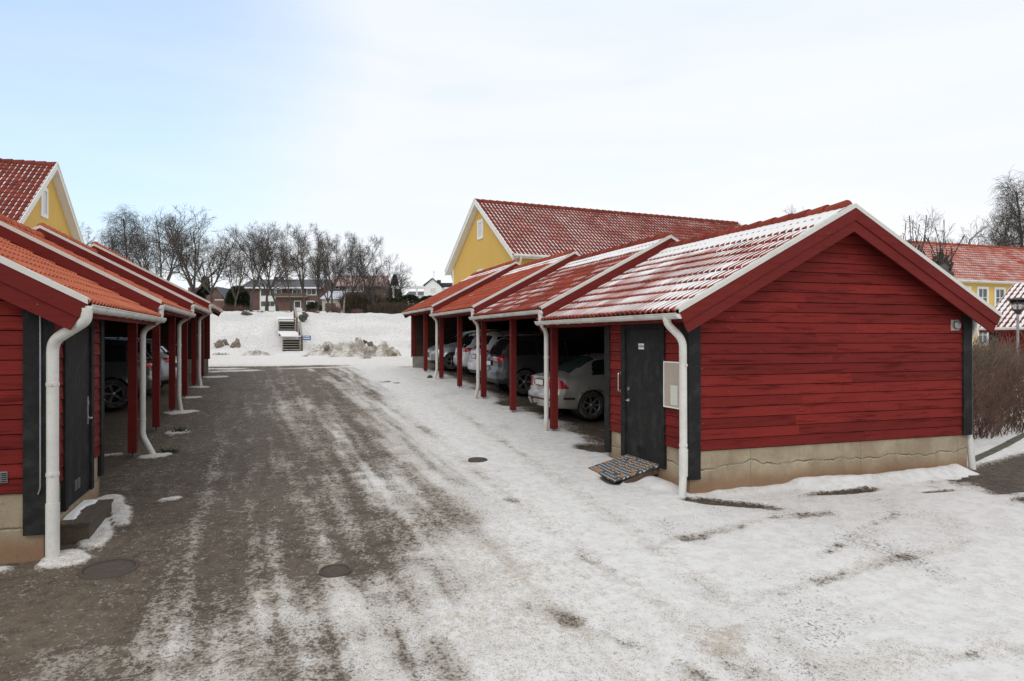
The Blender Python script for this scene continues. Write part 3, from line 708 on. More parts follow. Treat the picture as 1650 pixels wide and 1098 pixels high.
def carport_row(s, Xw, label, snow, tm, over):
    org = np.array((Xw, Y0, gz1(Xw, Y0)))
    root = empty('carport_building', tuple(org), label=label, cat='carport building')
    def T(v):
        v = v.copy(); v[:, 0] = Xw + s * v[:, 0]; return v - org
    fl = s < 0
    def nb(): return MB(T, fl)
    YE = Y0 + SEG * NSEG
    ze0 = .335; sl = .527; mid = WD / 2
    ox = over
    run = mid + ox
    def roofz(a, k): return ze0 + STEP * k + sl * (min(a, WD - a) + ox)          # underside of the tiles
    # foundation: under the store room, round the back and the far end
    m = nb(); m.box(0, WD, Y0, Y0 + 2.42, -2.9, -1.555); m.build('foundation', M['concrete'], root)
    m = nb(); m.box(WD - .16, WD, Y0 + 2.42, YE, -2.6, -1.30); m.build('rear_foundation', M['greyconc'], root); m = nb(); m.box(0, WD - .16, YE - .16, YE, -2.4, -.72 if s > 0 else -.75)
    m.build('far_foundation', M['greyconc'], root)
    # wall cores
    m = nb()
    def gabz(z, k=0):
        a = (z - (ze0 + STEP * k) ) / sl - ox + .02; return (max(a, 0.0), min(WD - a, WD))
    zt = roofz(0, 0) - .03
    m.prism([(0, Y0 + .02, -1.56), (WD, Y0 + .02, -1.56), (WD, Y0 + .02, zt), (mid, Y0 + .02, roofz(mid, 0) - .03), (0, Y0 + .02, zt)], (0, .08, 0), rnd=.3)
    m.box(.02, .09, Y0 + .1, Y0 + 2.36, -1.56, zt, rnd=.3)
    m.build('store_wall', M['red2'], root)
    m = nb()
    m.prism([(.1, Y0 + 2.34, -2.3), (WD - .1, Y0 + 2.34, -2.3), (WD - .1, Y0 + 2.34, zt - .03), (mid, Y0 + 2.34, roofz(mid, 0) - .06), (.1, Y0 + 2.34, zt - .03)], (0, .08, 0), rnd=.2)
    for k in range(NSEG):
        y0 = Y0 + SEG * k + (.1 if k == 0 else 0); y1 = Y0 + SEG * (k + 1)
        yy = y0
        while yy < y1 - .01:
            y2 = min(yy + .145, y1); m.box(WD - .09, WD - .03 - rng.uniform(0, .012), yy + .004, y2, -1.4, roofz(WD, k) - .02); yy = y2
    m.box(.0, WD - .03, YE - .12, YE - .005, -1.0, roofz(0, NSEG - 1), rnd=.4)
    # lapped boards seen from inside on the end wall
    mm_ = nb(); siding(mm_, (.12, YE - .12, 0), (1, 0, 0), (0, -1, 0), WD - .25, -.72, roofz(0, NSEG - 1), holes=[(99, 99.1, 0, 0)])
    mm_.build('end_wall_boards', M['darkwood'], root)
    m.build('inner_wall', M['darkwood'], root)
    # outer boards
    m = nb(); siding(m, (0, Y0, 0), (1, 0, 0), (0, -1, 0), WD, -1.55, 1.95, gab=lambda z: gabz(z)); m.build('gable_boards', M['red'], root)
    m = nb(); siding(m, (0, Y0, 0), (0, 1, 0), (-1, 0, 0), 2.32, -1.55, zt - .06, holes=[(.58, 1.90, -2, .36)]); m.build('front_boards', M['red'], root)
    m = nb(); 
    for k in range(NSEG): siding(m, (WD, Y0 + SEG * k, 0), (0, 1, 0), (1, 0, 0), SEG, -1.55 + .1 * k, roofz(WD, k) - .04, holes=[(99, 99.1, 0, 0)])
    siding(m, (0.03, YE + .0, 0), (1, 0, 0), (0, 1, 0), WD - .06, -.7, roofz(0, 3), holes=[(99, 99.1, 0, 0)])
    m.build('rear_boards', M['red2'], root)
    # black corner boards
    for (a0, a1, zb) in ((-.045, .135 if s > 0 else .165, -1.93 if s > 0 else -1.97), (WD - .14, WD + .045, -1.55)):
        m = nb(); m.box(a0, a1, Y0 - .055, Y0 - .02, zb, (roofz(.0, 0) - .04) if a0 < 0 else roofz(WD, 0) - .02, rnd=.5)
        if a0 < 0: m.box(-.058, -.022, Y0 - .0545, Y0 + .17, zb, zt - .005, rnd=.4)
        else: m.box(WD + .02, WD + .048, Y0 - .054, Y0 + .14, zb, zt - .005, rnd=.4)
        m.build('corner_board', M['black'], root)
    m = nb(); m.box(-.045, .0, Y0 + 2.32, Y0 + 2.50, gz1(Xw, Y0 + 2.4) + (.12 if s > 0 else .28), roofz(0, 0) - .2, rnd=.5); m.box(0.0, .1, Y0 + 2.425, Y0 + 2.50, gz1(Xw, Y0 + 2.4) + (.12 if s > 0 else .28), roofz(0, 0) - .2, rnd=.3)
    m.build('opening_board', M['black'], root)
    # door
    dy0, dy1, dz0, dz1 = Y0 + .72, Y0 + 1.77, -1.865, .15
    m = nb()
    m.box(-.05, .01, dy0 - .13, dy0, dz0 - .03, dz1, rnd=.2); m.box(-.05, .01, dy1, dy1 + .13, dz0 - .03, dz1, rnd=.6); m.box(-.053, .01, dy0 - .13, dy1 + .13, dz1, dz1 + .14, rnd=.9)
    m.box(-.02, .05, dy0 - .002, dy1 + .002, dz0 - .035, dz0 + .005, rnd=.1)
    df = m.build('door_frame', M['black'], root)
    m = nb()
    if s > 0:
        m.box(-.022, .03, dy0 + .004, dy1 - .004, dz0 + .01, dz1 - .006, rnd=.5)
    else:
        y = dy0 + .004
        while y < dy1 - .01: m.box(-.022, .03, y + .003, min(y + .105, dy1 - .004), dz0 + .01, dz1 - .006); y += .105
        m.box(-.0235, -.02, dy0 + .004, dy1 - .004, dz0 + .02, dz0 + .28, rnd=.4)
    dr = m.build('door', M['doorblk'], root)
    for cc in (0, 1):
        m = nb()
        for rr in range(5): yv = (dy0 + dy1) / 2 + (cc * .15 - .03 if s > 0 else cc * .13 - .12); m.box(-.030, -.022, yv - .05, yv + .05, dz0 + .10 + rr * .026, dz0 + .114 + rr * .026, rnd=.9)
        m.build('vent_louvres', M['grey_metal'] if s < 0 else M['doorblk'], dr)
    hy = dy1 - .09 if s > 0 else dy1 - .09
    m = nb(); m.disc((-.022, hy, -.80), .028, (-1, 0, 0), .012, 16); m.build('lock', M['steel'], dr); m = nb(); m.disc((-.022, hy, -.98), .026, (-1, 0, 0), .012, 16)
    m.tube(arc_path([(-.03, hy, -.98), (-.075, hy, -.98), (-.075, hy - .12, -.98)], .02), .010, 8)
    if s < 0: m.box(-.03, -.022, hy - .02, hy + .02, -1.06, -.72)
    m.build('handle', M['steel'], dr)
    if s > 0:
        # white nameplate on the door
        m = nb(); m.box(-.028, -.022, 9.40, 9.565, -.165, -.075, rnd=.5)
        sg = m.build('sign', M['signwhite'], dr)
        mtx = Matrix.Translation(Vector((Xw - .0295, 9.483, -.122)) - Vector(org)) @ Matrix.Rotation(math.radians(-90), 4, 'Z') @ Matrix.Rotation(math.radians(90), 4, 'X')
        text_mesh('SOPRUM', .046, sg, 'lettering', M['ink'], mtx)
        m = nb(); m.tube(arc_path([(-.03, 10.12, -.56), (-.085, 10.12, -.56), (-.085, 10.12, -.85), (-.03, 10.12, -.85)], .03), .012, 8)
        m.disc((-.03, 10.12, -.56), .028, (-1, 0, 0), .01, 14); m.disc((-.03, 10.12, -.85), .028, (-1, 0, 0), .01, 14); m.build('grab_handle', M['steel'], root)
        # meter cabinet with a notice on it
        m = nb(); m.box(-.055, .01, 8.36, 8.78, -.97, -.34, rnd=.5); cb = m.build('meter_cabinet', M['dirtymetal'], root)
        m = nb()
        for (b0, b1, c0, c1) in ((8.355, 8.785, -.985, -.965), (8.355, 8.785, -.345, -.325), (8.355, 8.372, -.965, -.345), (8.768, 8.785, -.965, -.345)): m.box(-.062, -.05, b0, b1, c0, c1)
        m.build('cabinet_rim', M['whitepaint'], cb)
        m = nb(); m.box(-.058, -.056, 8.42, 8.60, -.94, -.66); m.build('notice', M['paper'], cb)
        # round vent on a square plate, high on the gable
        vx, vz = WD - .30, .215
        m = nb(); m.box(vx - .085, vx + .085, Y0 - .035, Y0 - .01, vz - .085, vz + .085); pl_ = m.build('vent_plate', M['dirtymetal'], root)
        m = nb(); m.lathe((vx, Y0 - .035, vz), (0, -1, 0), [(.055, 0), (.055, .035), (.068, .037), (.068, .05), (.05, .058), (0, .06)]); m.build('vent_cap', M['grey_metal'], pl_)
    else:
        m = nb(); m.box(.30, .46, Y0 - .037, Y0 - .022, -1.43, -1.32); gr = m.build('air_brick', M['grey_metal'], root)
        m = nb()
        for q in range(3):
            for rr in range(5): m.box(.306 + q * .051, .349 + q * .051, Y0 - .042, Y0 - .037, -1.423 + rr * .02, -1.411 + rr * .02)
        m.build('air_slots', M['black'], gr)
        m = nb(); m.tube(arc_path([(.01, Y0 - .06, zt), (.01, Y0 - .075, zt - .2), (.01, Y0 - .075, -1.5), (.03, Y0 - .07, -1.56)], .03), .008, 6)
        m.build('cable', M['grey_metal'], root)
    # posts
    for k in range(NSEG):
        for j in (0, 1):
            y = Y0 + SEG * k + (SEG if j else SEG / 2) - (0.06 if j else 0)
            if k == 0 and j == 0: continue
            if k == NSEG - 1 and j == 1: y = YE - .07
            gzz = gz1(Xw, y); top = roofz(0, k) - (.14 if j == 0 else .05)
            m = nb(); m.box(-.055, .075, y - .065, y + .065, gzz + (.075 if not (k == NSEG - 1 and j) else .5), top)
            if k == 0 and j == 1: pass
            p = m.build('post', M['trim_red'], root)
            if not (k == NSEG - 1 and j):
                m = nb(); m.tube([(.01, y, gzz - .05), (.01, y, gzz + .09)], .012, 8); m.box(-.04, .06, y - .045, y + .045, gzz + .068, gzz + .0755); m.build('post_foot', M['iron'], p)
    m = nb(); m.box(-.055, -.01, YE - .005, YE + .04, -.75, roofz(0, 3) - .1, rnd=.5); m.build('end_corner_board', M['black'] if s < 0 else M['trim_red'], root)
    for k in range(NSEG):
        a = ze0 + STEP * k; y0 = Y0 + SEG * k - .27; y1 = Y0 + SEG * (k + 1) + (0 if k < NSEG - 1 else .27)
        ye = y1 + (-.02 if k < NSEG - 1 else 0)
        # header beam, fascia and soffit
        m = nb(); yb0 = Y0 + SEG * k + (2.50 if k == 0 else .0)
        m.box(-.03, .03, yb0, y1 - .02, roofz(0, k) - .285, roofz(0, k) - .115, rnd=.4)
        hb = m.build('header_beam', M['trim_red'], root)
        m = nb(); ty = Y0 + SEG * k + SEG * (.56 if k else .74); m.box(-.036, -.03, ty - .03, ty + .03, roofz(0, k) - .24, roofz(0, k) - .17); m.build('bay_tag', M['signwhite'], hb)
        m = nb()
        m.box(-ox + .045, -ox + .07, y0 + .05, ye, a - .115, a + .01, rnd=.5)
        m.box(-ox + .07, -.0, y0 + .05, ye, a - .03 + .02, a - .012 + .02, rnd=.3)
        m.build('fascia', M['trim_red'], root)
        # roof deck and rafters
        m = nb()
        for sg_ in (0, 1):
            f = (lambda q: q) if not sg_ else (lambda q: WD - q)
            p = [(f(-ox), y0 + .02, a - .022), (f(mid), y0 + .02, a - .022 + sl * run), (f(mid), y0 + .02, a + sl * run), (f(-ox), y0 + .02, a)]
            m.prism(p, (0, ye - y0 - .03, 0), rnd=.5)
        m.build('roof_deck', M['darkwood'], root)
        m = nb(); y = Y0 + SEG * k + (.6 if k else 3.0)
        while y < y1 - .2:
            if k > 0 or y > Y0 + 2.5:
                m.box(.03, WD - .1, y - .022, y + .022, roofz(0, k) - .13, roofz(0, k) + .01)
                m.beam((-.0, y, roofz(0, k) - .09), (mid, y, roofz(mid, k) - .09), .045, .12); m.beam((WD, y, roofz(0, k) - .09), (mid, y, roofz(mid, k) - .09), .045, .12)
            y += 1.2
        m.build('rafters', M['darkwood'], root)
        # tiles
        mt = nb(); ms_ = nb(); th = math.atan(sl); S = (math.cos(th), 0, math.sin(th)); SL = run / math.cos(th)
        sn_ = snow[k]
        bias = (lambda yy, ss: .022 * sst(.72, .97, ss) + .012 * sst(.9, 1, yy) * 1.0)
        tiles(mt, ms_, (-ox, y0 + .03, a + .006), (0, 1, 0), S, ye - y0 - .03, SL, snow=sn_, seed=11 * k + (3 if s > 0 else 7), snow_bias=bias)
        tiles(mt, ms_, (WD + ox, y0 + .03, a + .006), (0, 1, 0), (-S[0], 0, S[2]), ye - y0 - .03, SL, snow=max(sn_, .3), seed=90 + k, spw=6, snow_bias=bias)
        rf = mt.build('roof', tm[k], root)
        if ms_.n: ms_.build('roof_snow', M['snow'], rf)
        mr_ = nb(); rz = a + sl * run + .055; ridge_caps(mr_, (mid, y0 + .12, rz), (mid, ye + (.0 if k == NSEG - 1 else -.05), rz), .105); mr_.build('ridge_tiles', tm[k], rf)
        # barge boards: an outer and an inner one at the near end, a single one at the far end
        for sg_ in (0, 1):
            f = (lambda q: q) if not sg_ else (lambda q: WD - q)
            tip = -ox - .005
            def para(z_off_top, hgt, ext, yy, th_, mt_, nm, cutx):
                m = nb(); top0 = a + z_off_top; up = sl * (mid + ox)
                x0 = -ox - ext
                zt0 = a + z_off_top - sl * ext
                dx = hgt * cutx
                p = [(f(x0), yy, zt0), (f(mid), yy, zt0 + sl * (mid - x0)), (f(mid), yy, zt0 + sl * (mid - x0) - hgt), (f(x0 + dx), yy, zt0 + sl * dx - hgt)]
                m.prism(p, (0, th_, 0)); return m.build(nm, mt_, root)
            para(.035, .175, .045, y0 - .028, .026, M['trim_red'], 'barge_board', .42)
            para(-.141, .165, -.033, y0 - .008, .026, M['trim_red'], 'lower_barge_board', .42)
            if sg_ == 0 or k == NSEG - 1: para(-.02, .23, .03, ye - .03 if k < NSEG - 1 else ye, .026, M['trim_red'], 'end_board', .42)
            # pale metal verge strip
            m = nb(); x0 = -ox - .055; e = .055
            zz = a + .036 - sl * .055
            p = [(f(x0), y0 - .036, zz), (f(mid), y0 - .036, zz + sl * (mid - x0)), (f(mid), y0 - .036, zz + sl * (mid - x0) + .062), (f(x0), y0 - .036, zz + .062)]
            m.prism(p, (0, .012, 0), rnd=.5)
            p = [(f(x0), y0 - .024, zz + .045), (f(mid), y0 - .024, zz + sl * (mid - x0) + .045), (f(mid), y0 - .024, zz + sl * (mid - x0) + .0625), (f(x0), y0 - .024, zz + .0625)]
            m.prism(p, (0, .10, 0), rnd=.5); m.build('verge_strip', M['verge'], root)
            if k == NSEG - 1:
                m = nb(); p = [(f(x0), ye + .026, zz), (f(mid), ye + .026, zz + sl * (mid - x0)), (f(mid), ye + .026, zz + sl * (mid - x0) + .05), (f(x0), ye + .026, zz + .05)]
                m.prism(p, (0, .012, 0)); m.build('verge_strip', M['verge'], root)
            # little wall between this roof and the lower one before it
            if k > 0:
                m = nb(); m.prism([(f(-ox + .1), y0 + .27, a - .30 + .05), (f(mid), y0 + .27, a - .30 + sl * run), (f(mid), y0 + .27, a - .02 + sl * run), (f(-ox + .1), y0 + .27, a - .0)], (0, .02, 0)); m.build('step_board', M['darkwood'], root)
        # gutters, half round with brackets
        for sg_ in (0, 1):
            f = (lambda q: q) if not sg_ else (lambda q: WD - q)
            m = nb(); cx, cz = -ox - .03, a + .004; n = 8; g0, g1 = y0 - .02, ye - .03
            vs = []
            for yy in (g0, g1):
                for rr_ in (.066, .060):
                    for j in range(n + 1): t = math.pi * j / n; vs.append((f(cx + math.cos(t) * rr_), yy, cz - math.sin(t) * rr_ - (.012 if yy == g0 else 0)))
            q = n + 1; fs = []
            for j in range(n): fs += [(j, j + 1, 2 * q + j + 1, 2 * q + j), (q + j + 1, q + j, 3 * q + j, 3 * q + j + 1)]
            fs += [(0, q, 3 * q, 2 * q), (n, q + n, 3 * q + n, 2 * q + n)]
            m.add(vs, fs, smooth=True, rnd=.5)
            for b_, yy in ((0, g0), (2 * q, g1)): m.add(vs[b_:b_ + q], [tuple(range(q))], rnd=.5)
            m.tube([(f(cx - .066), g0, cz - .006), (f(cx - .066), g1, cz)], .008, 6, rnd=.4)
            yy = g0 + .15
            while yy < g1:
                ps = [(f(cx + math.cos(t) * .069), yy, cz - math.sin(t) * .069 - .005) for t in np.linspace(0.05, math.pi - .05, 9)]
                m.tube(ps, .0055, 5, rnd=.2); yy += .5
            m.build('gutter', M['white'], root)
        # downpipes
        def pipe(path, r=.048, clips=(), f=lambda q: q, nm='downpipe', sleeve=None):
            m = nb(); m.tube(arc_path([(f(p[0]), p[1], p[2]) for p in path], .11, 7), r, 18, rnd=.5)
            pth = path
            if sleeve:
                for z_ in sleeve: m.tube([(f(pth[-2][0]), pth[-2][1], z_), (f(pth[-2][0]), pth[-2][1], z_ - .09)], r + .006, 18, rnd=.4)
            p = m.build(nm, M['white'], root)
            if clips:
                for (cx_, cy_, cz_, wall) in clips:
                    m = nb()
                    m.tube([(f(cx_), cy_, cz_ - .018), (f(cx_), cy_, cz_ + .018)], r + .005, 18, rnd=.3)
                    m.tube([(f(cx_), cy_ + wall * .0, cz_), (f(cx_ + .16), cy_, cz_)], .008, 6); m.disc((f(cx_), cy_ - r - .02, cz_), .014, (0, 1, 0), .03, 8)
                    m.build('pipe_clip', M['white'], p)
            return p
        cx = -ox - .03
        if k == 0:
            gb = gz1(Xw, Y0)
            if s > 0:
                pipe([(cx, y0 + .30, a - .03), (cx, y0 + .30, a - .13), (-.135, Y0 - .035, a - .35), (-.125, Y0 - .03, -1.2), (-.125, Y0 - .03, -1.82), (-.17, Y0 - .06, -2.22)], .052,
                     [(-.125, Y0 - .03, -.36, 1), (-.125, Y0 - .03, -1.45, 1)])
                m = nb(); m.tube([(-.122, Y0 - .03, -1.5), (-.125, Y0 - .03, -1.87)], .060, 18); m.build('pipe_sleeve', M['white'], root); m = nb(); m.tube([(cx, y0 + .30, a - .03), (cx, y0 + .30, a - .1)], .058, 18); m.build('pipe_sleeve', M['white'], root)
            else:
                pipe([(cx, y0 + .02, a - .03), (cx, y0 + .02, a - .15), (-.085, Y0 - .03, a - .36), (-.085, Y0 - .03, -1.2), (-.085, Y0 - .03, -2.32)], .056,
                     [(-.085, Y0 - .03, -.46, 1), (-.085, Y0 - .03, -1.37, 1)])
                m = nb(); m.tube([(-.085, Y0 - .03, -1.66), (-.085, Y0 - .03, -2.27)], .063, 18); m.build('pipe_sleeve', M['white'], root)
            pipe([(cx, Y0 + .14, a - .03), (cx, Y0 + .14, a - .13), (-.10, Y0 + .05, a - .42), (-.10, Y0 + .05, -1.2), (-.10, Y0 + .05, -1.55), (-.14, Y0 + .0, -2.2)], .052, (), lambda q: WD - q)
        else:
            yp = Y0 + SEG * k - .02; gb = gz1(Xw, yp)
            # outlet from the upper gutter, tucked under the lower eave, then down beside the post
            foot = {1: -.17, 2: -.05, 3: -.05} if s < 0 else {1: -.02, 2: -.09, 3: -.1}
            px_ = -.13
            pipe([(cx, y0 + .06, a - .03), (cx, y0 + .06, a - .25), (px_, yp + .02, a - .44), (px_, yp + .02, gb + .5), (px_, yp + .02, gb + .34), (px_ + foot[k], yp, gb + .0)], .047,
                 [(px_, yp + .02, a - .95, 1), (px_, yp + .02, gb + .62, 1)])
            m = nb(); m.tube([(cx, y0 + .06, a - .03), (cx, y0 + .06, a - .10)], .054, 16); m.build('pipe_sleeve', M['white'], root)
    if True:    # shallow round lamps under the eaves of the second and third roofs
        for k in ((1, 2) if s > 0 else (1, 2)):
            y = Y0 + SEG * k + .55
            m = nb(); m.lathe((-.10, y, roofz(0, k) - .20), (0, 0, -1), [(.02, -.1), (.03, -.06), (.05, -.02), (.19, .0), (.195, .014), (.15, .03), (.0, .035)]); lp = m.build('eave_lamp', M['white'], root)
            m = nb(); m.lathe((-.10, y, roofz(0, k) - .225), (0, 0, -1), [(.14, 0), (.12, .03), (0, .045)]); m.build('lamp_glass', M['curtain'], lp)
    return root

row_r = carport_row(1, 5.43, 'long stepped red carport building with snow streaked roofs, closest gable full width in view', (1.20, 1.14, 1.04, .92),
            (M['tile_red'], M['tile_red'], M['tile_mid'], M['tile_mid']), .31)
row_l = carport_row(-1, -2.17, 'long stepped red carport building with bare orange roofs, dark cars and a plank step', (0, 0, 0, 0),
            (M['tile_orange'],) * 4, .40)

# ramp to the right-hand door
def ramp():
    x0, x1 = 4.74, 5.40; zb, zt = gz1(4.8, 9.3) - .0, -1.875; y0a, y1a, y0b, y1b = 9.10, 9.98, 8.93, 9.93
    o = empty('door_ramp', (5.1, 9.45, gz1(5.1, 9.45)), label='small sloping ramp with chequered mat below the black door', cat='ramp')
    T = off(o.location)
    m = MB(T); t = .022
    z0_, z1_ = gz1(x0, y0a) + .015, gz1(x0, y1a) + .015
    m.hexa([(x0, y0a, z0_), (x1, y0b, zt), (x1, y1b, zt), (x0, y1a, z1_), (x0, y0a, z0_ + t), (x1, y0b, zt + t), (x1, y1b, zt + t), (x0, y1a, z1_ + t)]); m.build('ramp_top', M['ramp'], o)
    m = MB(T)
    for y in (9.0, 9.84):
        m.prism([(x0 + .12, y, zb + .02), (x1, y, zt - .003), (x1, y, zt - .12), (x0 + .25, y, zb - .04)], (0, .04, 0))
    m.prism([(x1 - .06, 8.99, zt - .004), (x1 - .0, 8.99, zt - .004), (x1, 8.99, zt - .12), (x1 - .06, 8.99, zt - .12)], (0, .9, 0))
    m.build('ramp_frame', M['brownwood'], o)
ramp()
# wooden step at the left-hand door
def step():
    x0, x1, y0, y1 = -2.155, -1.86, 8.62, 9.78; z = gz1(-2, 9.2); zt = -1.99
    o = empty('wooden_step', (-2, 9.2, z), label='dark weathered plank step with snow on top, under the left black door', cat='step')
    T = off(o.location)
    for i in range(3):
        w = (x1 - x0 + .02) / 3; m = MB(T); m.box(x0 + i * w + .003, x0 + (i + 1) * w - .003, y0, y1, zt - .028, zt, rnd=.2 + .3 * i); m.build('tread_board', M['oldwood'], o)
    m = MB(T); m.box(x0, x1, y0 + .02, y0 + .05, gz1(x0, y0) - .05, zt - .03); m.build('end_panel', M['oldwood'], o); m = MB(T); m.box(x0, x1, y1 - .05, y1 - .02, gz1(x0, y1) - .05, zt - .03); m.build('end_panel', M['oldwood'], o)
    m = MB(T); m.box(x1 - .032, x1 - .004, y0 + .05, y1 - .05, gz1(x0, y0) - .05, zt - .03); m.build('riser', M['oldwood'], o)
    ys = np.linspace(y0 + .15, y1 - .02, 30); xs = np.linspace(x0, x1 - .11, 12); XX, YY = np.meshgrid(xs, ys, indexing='ij')
    Z = zt - .012 + .028 * sst(0, .35, (x1 - .1 - XX) / .2 - .3 + (fbm(XX * 6, YY * 3, 3) - .5) * .8 ) * sst(y0 + .1, y0 + .3, YY)
    m = MB(T); m.grid(np.stack([XX, YY, Z], -1)); m.build('snow_cap', M['snow'], o)
step()
# ------------------------------------------------------------------ cars
def smooth1(a, k=5):
    p = np.pad(a, k, mode='edge'); w = np.hanning(2 * k + 3)[1:-1]; w /= w.sum(); return np.convolve(p, w, 'valid')[:len(a)]
def car(name, label, cat, loc, rz, sp, paint, group='cars parked under the carport roofs'):
    L = sp['L']; W = sp['W'] / 2
    xs = np.unique(np.round(np.concatenate([np.linspace(0, .12, 9), np.arange(.12, sp['fine'], .02), np.arange(sp['fine'], L - .5, .03), np.arange(L - .5, L - .1, .025), np.linspace(L - .1, L, 8)]), 4))
    ev = lambda key, k=3: smooth1(np.interp(xs, *zip(*sp[key])), k)
    top, belt, wr, zb = ev('top', 2), ev('belt'), ev('wr'), ev('zb', 1)
    plan = np.interp(xs, [0, .03, .10, .25, .55, 1.1, L - 1.3, L - .75, L - .35, L - .15, L - .05, L], [.80, .86, .915, .955, .985, 1, 1, .985, .93, .86, .78, .70]) * W
    ra = sp['ra']; zc = sp['rw']
    nl, nbnd, na = 15, 12, 9
    rows = []; reg = []
    tl = np.linspace(0, 1, nl); pr = np.interp(tl, [0, .12, .3, .5, .72, .88, 1], [.955, .985, 1.0, 1.0, .985, .965, .935])
    for i, x in enumerate(xs):
        w = plan[i]; b = zb[i]; z_arch = -9
        for xw in sp['wheels']:
            d = abs(x - xw)
            if d < ra: z_arch = max(z_arch, zc + math.sqrt(ra * ra - d * d))
        bb = max(b, z_arch)
        pts = [(0, bb), (w * .5, bb), (w * .86, bb)]
        for t, q in zip(tl, pr):
            z = b + .02 + (belt[i] - b - .02) * t; z = max(z, bb if z_arch > -5 else z)
            flare = 0
            if z_arch > -5 and sp.get('flare'): flare = sp['flare'] * math.exp(-((z - z_arch) / .07) ** 2)
            pts.append((w * q + flare, z))
        g = top[i] - belt[i]; ws = w * .935; wre = min(wr[i], ws * .985); zre = belt[i] + g * np.interp(g, [0, .1, .35], [.25, .5, .86])
        for j in range(1, nbnd + 1):
            t = j / nbnd; pts.append((ws + (wre - ws) * (t ** 1.15), belt[i] + (zre - belt[i]) * t))
        for j in range(1, na + 1):
            t = j / na; y = wre * (1 - t); pts.append((y, top[i] - (top[i] - zre) * (y / wre) ** 2.6))
        rows.append(pts)
    H = np.array(rows)                                     # stations x half ring x (y,z)
    nh = H.shape[1]; nx = len(xs)
    full = np.concatenate([H, (H * np.array([-1, 1]))[:, ::-1][:, 1:]], 1)   # closed below by the first/last point
    P = np.zeros((nx, full.shape[1], 3)); P[:, :, 0] = xs[:, None]; P[:, :, 1] = full[..., 0]; P[:, :, 2] = full[..., 1]
    def warp(P):
        P = P.copy(); x, y, z = P[..., 0], P[..., 1], P[..., 2]
        kr = sst(.7, .0, x); kf = sst(L - .7, L, x)
        dr = np.interp(z, *zip(*sp['rear'])); df = np.interp(z, *zip(*sp['front']))
        P[..., 0] = x + kr * (dr + .07 * (y / W) ** 2) - kf * (df + .16 * (y / W) ** 2); return P
    faces = {}
    def put(key, quad):
        faces.setdefault(key, []).append(quad)
    Wp = warp(P); nr = P.shape[1]
    regn = ['low'] * (3 + nl - 1) + ['band'] * nbnd + ['arc'] * na
    for i in range(nx - 1):
        for j in range(nr - 1):
            jj = j if j < nh - 1 else (nr - 2 - j)
            rg = regn[min(jj, len(regn) - 1)]
            c0 = (P[i, j] + P[i + 1, j + 1]) / 2; c = (Wp[i, j] + Wp[i + 1, j + 1] + Wp[i + 1, j] + Wp[i, j + 1]) / 4
            v = (jj - (3 + nl - 1) + .5) / nbnd if rg == 'band' else 0
            put(sp['cls'](rg, c0[0], c[0], abs(c[1]), c[2], v, top[i] - belt[i]), [Wp[i, j], Wp[i + 1, j], Wp[i + 1, j + 1], Wp[i, j + 1]])
    K = 44
    for (i, sg, rg) in ((0, 1, 'rear'), (nx - 1, -1, 'nose')):
        R = H[i]; G = np.zeros((nh, K + 1, 3))
        for k in range(K + 1):
            t = 1 - 2 * k / K; G[:, k, 0] = xs[i]; G[:, k, 1] = R[:, 0] * t; G[:, k, 2] = R[:, 1]
        G = warp(G)
        for j in range(nh - 1):
            for k in range(K):
                c = (G[j, k] + G[j + 1, k + 1]) / 2
                put(sp['cls'](rg, xs[i], c[0], abs(c[1]), c[2], 0, 0), [G[j, k], G[j + 1, k], G[j + 1, k + 1], G[j, k + 1]])
    root = empty(name, loc, rz, label=label, cat=cat, group=group)
    mats = {'body': paint, 'side_window': M['carglass'], 'rear_window': sp.get('rg', M['carglass']), 'windscreen': M['carglass'], 'tail_light': M['taillight'],
            'headlight': M['headlight'], 'bumper': M['blackplastic'], 'trim_strip': M['blackplastic'], 'grille': M['blackplastic']}
    def comps(q):
        par = {}
        def fd(x):
            while par.setdefault(x, x) != x: par[x] = par[par[x]]; x = par[x]
            return x
        ks = [[tuple(np.round(p, 3)) for p in quad] for quad in q]
        for k_ in ks:
            for p in k_[1:]: par[fd(p)] = fd(k_[0])
        out = {}
        for k_, quad in zip(ks, q): out.setdefault(fd(k_[0]), []).append(quad)
        return sorted(out.values(), key=len, reverse=True)
    items = []
    for key in ('tail_light', 'headlight', 'side_window'):
        for sg in (1, -1):
            cs = comps([q for q in faces.get(key, []) if sum(p[1] for p in q) * sg > 0])
            nk = 1 if key != 'side_window' else 3
            items += [(key, x) for x in cs[:nk] if len(x) > 6]
            for x in cs[nk:] + [x for x in cs[:nk] if len(x) <= 6]: faces['body'] += x
        faces.pop(key, None)
    for key, q in items + list(faces.items()):
        m = MB(); idx = {}; vs = []; fs = []
        for quad in q:
            f = []
            for p in quad:
                kk = (round(p[0], 4), round(p[1], 4), round(p[2], 4))
                if kk not in idx: idx[kk] = len(vs); vs.append(kk)
                f.append(idx[kk])
            f2 = [a for n_, a in enumerate(f) if a != f[n_ - 1]]
            if len(set(f2)) >= 3: fs.append(tuple(dict.fromkeys(f2)))
        m.add(vs, fs, smooth=True, rnd=.5); m.build(key, mats[key], root)
